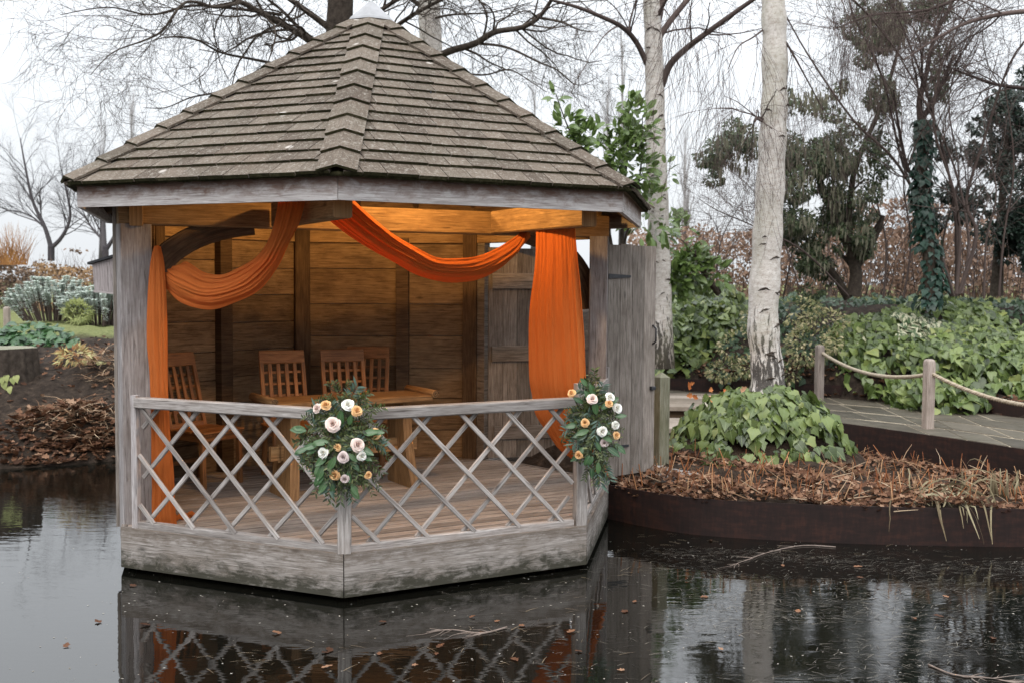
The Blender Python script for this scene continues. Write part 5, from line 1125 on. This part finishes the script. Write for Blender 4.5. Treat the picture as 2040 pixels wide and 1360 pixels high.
bank_patch('sheet of large green heart-leaved ivy spilling over the bank behind the rope', 300, 4200, [(4.7, 7.0, 14.0, 17.4, 1.2), (5.0, 6.4, 13.4, 15.0, 1.3), (6.0, 8.6, 12.8, 17.0, 1.3), (5.0, 6.1, 13.2, 14.5, 1.0), (5.8, 8.0, 15, 18.4, 1.2)], 141, IVYL, T_HEART, .165, .40)
bank_patch('pale green ivy cascading on the bank beside the slim birch', 260, 1500, [(1.9, 3.4, 16.3, 18.3, 1.0), (2.4, 4.2, 16.8, 18.8, 1.2), (1.8, 3.0, 16.2, 17.4, 1.2)], 143, IVYL, T_HEART, .165, .40)
bank_patch('white-edged variegated ivy patch over the bank', 160, 300, [(5.0, 6.5, 14.9, 16.4, 1.3)], 145, VARI, T_HEART, .13, .46)
bank_patch('dark small-leaved ivy carpeting the shaded bank', 0, 8500, [(1.5, 14, 15.8, 21, .3), (2.5, 6, 15.4, 18.5, .5), (1.5, 4, 16.2, 18, .3), (7, 14, 11, 18, .4)], 147, IVYD, T_IVY, .11, .15)
leafy('euonymus', 'cream and green variegated shrub beside the big birch trunk', 'shrub', (1620, 720, 15.2), [(1610, 690, 15.3, 50, 42, .5), (1470, 690, 15.6, 40, 30, .4), (1640, 640, 15.6, 55, 25, .4), (1590, 620, 15.8, 50, 30, .4), (1440, 740, 15.6, 34, 20, .3), (1570, 740, 15.2, 25, 25, .3), (1660, 680, 15.2, 20, 22, .3), (1500, 640, 16, 25, 30, .4), (1490, 730, 15.4, 22, 22, .3)], 0, 2300, T_SMALL, CREAM, .06, 151, .1, holes=.25)

# ------------------------------------------------------------------ left bank planting
def gz(x, y): return float(height(np.array(x), np.array(y)))
def sage(label, cx, cy, rx, ry, hgt, n, seed):
    z0 = gz(cx, cy); t = thing('sage_shrub', label, 'shrub', (cx, cy, z0), 'silver shrubs on the lawn'); rs = random.Random(seed); P, Y_, N_, S = [], [], [], []; m = MB()
    for i in range(n):
        a = rs.uniform(0, 6.28); r_ = rs.random()**.5; x, y = cx+rx*r_*math.cos(a), cy+ry*r_*math.sin(a); zt_ = z0 + hgt*(.35+.65*max(0, 1-r_*r_)**.5)*rs.uniform(.8, 1.1); out = Vector((math.cos(a)*r_*.5, math.sin(a)*r_*.5, 1)).normalized(); m.tube([(cx+(x-cx)*.6, cy+(y-cy)*.6, z0), (x, y, zt_)], [.012, .006], 3)
        for k in range(90):
            f = rs.random()**1.6; p = Vector((x, y, zt_)) - out*(.26*f) + Vector((rs.gauss(0, .01), rs.gauss(0, .01), 0)); b = rs.uniform(0, 6.28); P.append(tuple(p)); Y_.append((math.cos(b), math.sin(b), .55-.3*f)); N_.append((0, -.2, 1)); S.append(rs.uniform(.05, .08)*(1-.15*f))
    m.build('stems', TWIG, t); kind(link(bpy.data.objects.new('leaves', scatter_mesh('leaves', T_LANCE, P, Y_, N_, [(s*2.0, s, s) for s in S], SAGE)), t), 'stuff')
c = at(95, 640, 20); sage('broad silver-green shrub mound on the lawn before the hedge', c.x-.05, 20.4, .95, .55, .80, 120, 1)
c = at(195, 640, 20); sage('silver-green shrub mound on the lawn next to the nest box', c.x+.05, 20.0, .85, .5, .70, 100, 2)
leafy('euphorbia', 'yellow-green feathery plant between the two silver mounds', 'plant', (155, 640, 19.6), [(155, 622, 19.6, 28, 22, .3)], 0, 700, T_LANCE, YELG, .10, 161, -.5, holes=.1)
lb = thing('bergenia', 'clump of dark green leathery leaves on the lawn edge behind the stump', 'plant', tuple(at(90, 680, 15.5)))
def bsm(rs):
    px = rs.uniform(-20, 152); f = max(0, 1-((px-65)/90)**2); py = rs.uniform(688-48*f**.6, 690); p = at(px, py, 15.6 + (690-py)*.012 + rs.uniform(-.1, .1)); return p, (rs.uniform(-1, 1), -.8+rs.uniform(-.5, .3), rs.uniform(-.6, .3)), (rs.uniform(-.6, .6), -.7, .8), rs.uniform(.09, .16)
leaf_objects('leaf', shared('leaf', T_HEART, GREENP, 5), *mass(190, bsm, 11), lb)
# tree stump
sp = thing('tree_stump', 'broad sawn tree stump on the muddy left bank', 'stump', (-6.56, 13.75, .7)); m = MB(); P = []
for z, k in ((.62, 1.16), (.80, 1.07), (1.0, 1.02), (1.16, 1.0), (1.205, .97)):
    P.append([(-6.56 + .43*k*(1+.05*math.sin(a*5+1)+.03*math.sin(a*9)+.022*math.sin(a*23)+.015*math.sin(a*37))*math.cos(a), 13.8 + .42*k*(1+.05*math.sin(a*5+1)+.03*math.sin(a*9)+.022*math.sin(a*23)+.015*math.sin(a*37))*math.sin(a), z) for a in np.linspace(0, 2*math.pi, 121)])
m.grid(P); m.build('trunk', BARKD, sp, True); m = MB(); m.poly([Vector((p[0], p[1])) for p in P[-1][:-1]], 1.19, 1.206); m.build('sawn_face', MOSSW, sp)
# lily-like little leaves by the stump
pw = thing('pennywort', 'few round pale green leaves in front of the stump', 'plant', tuple(at(20, 760, 13.1))); leaf_objects('leaf', shared('leaf', T_HEART, YELG, 3), [tuple(at(px, py, 13.1)) for px, py in ((8, 762), (25, 752), (32, 748), (12, 748), (3, 752), (18, 770))], [(random.uniform(-.5, .5), -.4, -1)]*6, [(0, -1, .4)]*6, [.09]*6, pw)
# fern and grass heap
leafy('fern', 'small yellowing fern with rusty fronds on the bare bank', 'plant', (160, 745, 14.2), [(150, 715, 14.3, 38, 20, .3), (175, 735, 14.2, 30, 18, .3)], 0, 420, T_LANCE, simple('fern', [(.2, (.20, .09, .035)), (.6, (.32, .25, .10)), (.9, (.42, .42, .2))], .8, .2, 5, randw=.9), .12, 171, .3)
def heap(name, label, cpx, cpy, Y, rx, rz, rd, n, tmpl, mat, size, seed, flat=.6):
    rs = random.Random(seed); c = at(cpx, cpy, Y); P, Y_, N_, S = [], [], [], []
    for i in range(n):
        a = rs.uniform(0, 6.28); r_ = rs.random()**.6; x, y = c.x+rx*r_*math.cos(a), c.y+rd*r_*math.sin(a); z = gz(x, y) + rz*max(0, 1-r_**1.5)*rs.random()+.02; P.append((x, y, z)); b = rs.uniform(0, 6.28); Y_.append((math.cos(b), math.sin(b)*.8-.2, rs.uniform(-.5, .5)*flat)); N_.append((rs.uniform(-.4, .4), rs.uniform(-.4, .4), 1)); S.append(size*rs.uniform(.5, 1.4))
    o = link(bpy.data.objects.new(name, scatter_mesh(name, tmpl, P, Y_, N_, S, mat))); kind(o, 'stuff'); return tag(o, label, 'dead plants')
heap('dead_grass', 'heap of dead tawny grass and leaves low on the left bank', 140, 860, 12.7, .60, .17, .42, 420, T_STRAW, STRAW, .26, 1)
heap('dead_leaves', 'brown leaves caught in the dead grass heap on the left bank', 140, 870, 12.65, .7, .15, .5, 420, T_DEAD, DEADL, .10, 3)
heap('dead_grass', 'pale dry grass tuft close to the summerhouse wall', 215, 760, 14.0, .36, .26, .4, 260, T_STRAW, STRAW, .26, 2)
# leaf litter
def litter(name, label, n, sampler, tmpl, mat, size, seed):
    rs = random.Random(seed); P, Y_, N_, S = [], [], [], []
    while len(P) < n:
        q = sampler(rs)
        if q is None: continue
        P.append(q); b = rs.uniform(0, 6.28); Y_.append((math.cos(b), math.sin(b), rs.uniform(-.3, .35))); N_.append((rs.uniform(-.7, .7), rs.uniform(-.9, .4), 1)); S.append(size*rs.uniform(.55, 1.3))
    o = link(bpy.data.objects.new(name, scatter_mesh(name, tmpl, P, Y_, N_, S, mat))); kind(o, 'stuff'); return tag(o, label, 'leaf litter')
def shore_left(rs):
    x = rs.uniform(-7.5, -3.6); s = float(interp(x, SHORE)); y = s + abs(rs.gauss(0, .28)) + .02; return (x, y, max(gz(x, y), .02)+.015)
litter('leaf_litter', 'drift of brown oak leaves along the left water edge', 1100, shore_left, T_DEAD, DEADL, .085, 1)
def bankl(rs):
    x = rs.uniform(-8, -3.3); s = float(interp(x, SHORE)); y = s + rs.uniform(.3, 4.6); return (x, y, gz(x, y)+.012)
litter('leaf_litter', 'scattered brown leaves over the dark soil of the left bank', 900, bankl, T_DEAD, DEADL, .07, 2)
def bed(rs):
    x = rs.uniform(.95, 6.2); y0 = float(np.interp(x, [p[0] for p in EDGE], [p[1] for p in EDGE]))+.03; y1 = 12.2 if x < 3.4 else float(interp(x, PFRONT))-.05
    if y1 <= y0: return None
    y = y0 + (y1-y0)*rs.random()**1.3
    return (x, y, bedz(x, y0, y)+.025+rs.uniform(0, .05)+.035*math.sin(x*5+y*4))
litter('leaf_litter', 'thick carpet of brown leaves in the steel-edged bed', 8500, bed, T_DEAD, DEADL, .062, 3)
def bankr(rs): x = rs.uniform(1.5, 9); y = float(interp(x, PBACK))+abs(rs.gauss(0, .25))+.03; return (x, y, gz(x, y)+.02)
litter('leaf_litter', 'fallen leaves along the foot of the ivy bank', 900, bankr, T_DEAD, DEADL, .075, 4)
def stubs(name, label, n, seed, mat, smp, ln, tmpl, up):
    rs = random.Random(seed); P, Y_, N_, S = [], [], [], []
    while len(P) < n:
        q = smp(rs)
        if q is None: continue
        P.append(q); Y_.append((rs.gauss(0, 1-up), rs.gauss(0, 1-up), up)); N_.append((rs.uniform(-1, 1), -1, .3)); S.append(ln*rs.uniform(.5, 1.4))
    o = link(bpy.data.objects.new(name, scatter_mesh(name, tmpl, P, Y_, N_, S, mat))); kind(o, 'stuff'); return tag(o, label, 'dead plants')
T_STUB = ([(-.03, 0, -.02), (.03, 0, -.02), (0, 0, .035), (-.02, 1, -.015), (.02, 1, -.015), (0, 1, .025)], [(0, 1, 4, 3), (1, 2, 5, 4), (2, 0, 3, 5), (3, 4, 5)], [(0, 0)]*3+[(0, 1)]*3)
stubs('cut_stems', 'short rust-coloured cut stems poking up through the leaf bed', 520, 5, REDSTEM, bed, .14, T_STUB, .74)
stubs('straw', 'bleached straw stalks lying across the leaf bed', 620, 6, STRAW, lambda rs: (lambda q: q if q and (q[0] > 2.2 or rs.random() < .3) else None)(bed(rs)), .20, T_STRAW, .25)
# wilted iris clump hanging over the edging
wl = thing('wilted_iris', 'collapsed clump of straw-coloured iris leaves hanging over the steel edging', 'plant', (3.62, 8.7, .3)); rs = random.Random(2)
for i in range(46):
    x, y = 3.60+rs.gauss(0, .15), 8.80+rs.gauss(0, .12); over = rs.random() < .35; d0 = Vector((rs.uniform(-.5, .5), -.5 if over else rs.uniform(-.5, .5), 1)); L = rs.uniform(.35, .7); pts = [Vector((x, y, .29))]; d_ = d0.normalized(); w_ = rs.uniform(.006, .013)
    for k in range(9):
        d_ = (d_ + Vector((rs.gauss(0, .08), -.18 if over else rs.gauss(0, .1), -.34))).normalized(); q = pts[-1] + d_*L/9
        if q.z < .31 and q.y > 8.46: q.z = .31 + .01*rs.random()
        q.z = max(q.z, .01); pts.append(q)
    m = MB(); sd_ = Vector((rs.uniform(-1, 1), rs.uniform(-.4, .4), .3)).normalized(); P = []
    for k, p in enumerate(pts): ww = w_*(1-.8*(k/9)**2); P.append([p - sd_*ww, p + Vector((0, 0, .004)), p + sd_*ww])
    m.grid(P); m.build('leaf', WILT, wl, True)
sh = thing('iris_shoots', 'few upright brown iris stumps at the far end of the leaf bed', 'plant', (4.1, 8.9, .3))
for i in range(14): x, y = 4.05+rs.gauss(0, .12), 8.95+rs.gauss(0, .1); m = MB(); m.tube([(x, y, .28), (x+rs.gauss(0, .01), y, .38), (x+rs.gauss(0, .03), y, .40+rs.uniform(.05, .16))], [.014, .011, .003], 5); m.build('shoot', WILT, sh, True)
# far rope post on the lawn
c = at(14, 640, 19); cap_post('rope_post', c.x, 19, 1.1, 1.6, .09, 0, POSTW, 'small pale rope post on the lawn in front of the hedge', True)

# ================================================================== floating things
rs = random.Random(21); fl = shared('floating_leaf', T_DEAD, DEADL, 4)
FLO = [(270, 1168), (640, 1330), (755, 1305), (1160, 1298), (640, 1300), (870, 1300), (660, 1298), (770, 1238), (985, 1238), (1240, 1220), (935, 1230), (1045, 1245), (300, 1245), (1415, 1075), (1560, 1128), (1410, 1188), (1262, 1200), (1700, 1128), (1590, 1220), (1880, 1228), (1980, 1270), (1245, 1335), (870, 1290), (960, 1258), (1130, 1260), (1020, 1310), (200, 1241), (130, 1290), (1720, 1150), (1440, 1295), (1890, 1190), (1820, 1230), (560, 1262), (820, 1325)]
for px, py in FLO:
    dr_ = at(px, py, 1) - Vector((0, 0, HC)); k = -HC/dr_.z; p = Vector((0, 0, HC)) + dr_*k; a = rs.uniform(0, 6.28); s = rs.uniform(.035, .07)
    o = bpy.data.objects.new('floating_leaf', rs.choice(fl)); col.objects.link(o); o.location = (p.x, p.y, .004); o.rotation_euler = (rs.uniform(-.1, .1), rs.uniform(-.1, .1), a); o.scale = (s, s, s*.35)
    tag(o, 'dead brown leaf floating on the dark pond', 'leaf', 'leaves floating on the pond')
def deb(rs):
    x = rs.uniform(-.5, 4.6); y = rs.uniform(4.8, 8.35)
    import mathutils.noise as mn
    if mn.noise(Vector((x*1.1, y*2.0, 3))) < rs.uniform(-.45, .35) or (x < 1.0 and rs.random() < .85): return None
    return (x, y, rs.uniform(.001, .004))
def float_stuff(name, label, n, smp, tmpl, mat, size, seed):
    rs = random.Random(seed); P, Y_, S = [], [], []
    while len(P) < n:
        q = smp(rs)
        if q is None: continue
        P.append(q); b = rs.gauss(0, .7); Y_.append((math.cos(b), math.sin(b), 0)); S.append(size*rs.uniform(.3, 1.5))
    o = link(bpy.data.objects.new(name, scatter_mesh(name, tmpl, P, Y_, [(0, 0, 1)]*n, [(s, s, s*.25) for s in S], mat))); kind(o, 'stuff'); return tag(o, label, 'debris')
DEBM = simple('pond_debris', [(.2, (.012, .010, .007)), (.6, (.05, .043, .032)), (.92, (.22, .20, .165))], .5, .4, 5, randw=.9)
float_stuff('pond_debris', 'fine bits of dead weed floating on the right side of the pond', 11000, deb, T_STRAW, DEBM, .055, 1)
float_stuff('pond_flecks', 'pale flecks floating across the pond surface', 800, lambda rs: (lambda x, y: (x, y, .002) if rs.random() < .25+.75*(x > -2.7) else None)(rs.uniform(-3.6, 4.4), rs.uniform(4.8, 8.6)), T_SMALL, simple('flecks', [(.2, (.16, .14, .11)), (.9, (.45, .43, .39))], .6, .3, 5, randw=.9), .013, 2)
def floating_twig(label, pts, seed):
    m = MB(); rs = random.Random(seed); G = []
    for px, py in pts: d_ = at(px, py, 1)-Vector((0, 0, HC)); k = -HC/d_.z; G.append(Vector((0, 0, HC))+d_*k + Vector((0, 0, .006)))
    G = [Vector(p) for p in dens([tuple(g_) for g_ in G], 4)]; m.tube(G, [.006-.0045*i/len(G) for i in range(len(G))], 5)
    for i in range(14):
        p = rs.choice(G[3:]); t_ = (G[-1]-G[0]).normalized(); t_.rotate(Matrix.Rotation(rs.uniform(-.9, .9), 3, 'Z')); q = wander(p, t_, rs.uniform(.06, .22), 4, .15, rs)
        for v in q: v.z = .004 + abs(v.z-.006)*.4
        m.tube(q, [.003, .0025, .002, .0015, .001], 3)
    tag(m.build('floating_twig', simple('pale_bark%d' % seed, [(.3, (.13, .10, .085)), (.7, (.27, .22, .19))], .8, .2, 20, randw=.3), None, True), label, 'twig')
def clumpdeb(rs):
    cx, cy, r_ = rs.choice([(-.9, 6.0, .25), (-.1, 6.3, .3), (.35, 6.9, .25), (-.45, 5.7, .3), (.2, 5.6, .35), (-1.5, 5.8, .2), (.75, 7.6, .2), (1.3, 8.5, .3), (2.4, 8.3, .35), (3.3, 8.2, .4), (.9, 5.4, .3)])
    return (cx+rs.gauss(0, r_), cy+rs.gauss(0, r_*.6), rs.uniform(.001, .003))
float_stuff('drowned_weed', 'loose rafts of drowned stalks and leaf bits before the skirt boards', 210, clumpdeb, T_STRAW, simple('raft', [(.2, (.05, .038, .025)), (.8, (.20, .155, .10))], .6, .3, 5, randw=.9), .08, 5)
floating_twig('forked dead birch twig floating below the steel edging', [(1665, 1090), (1600, 1087), (1540, 1098), (1490, 1115), (1455, 1128)], 1)
floating_twig('thin dead twig drifting in front of the skirt boards', [(1010, 1250), (960, 1262), (900, 1255), (850, 1260)], 2)
floating_twig('dark twig afloat in the open right-hand water', [(1850, 1325), (1900, 1345), (1960, 1350), (2010, 1358)], 3)
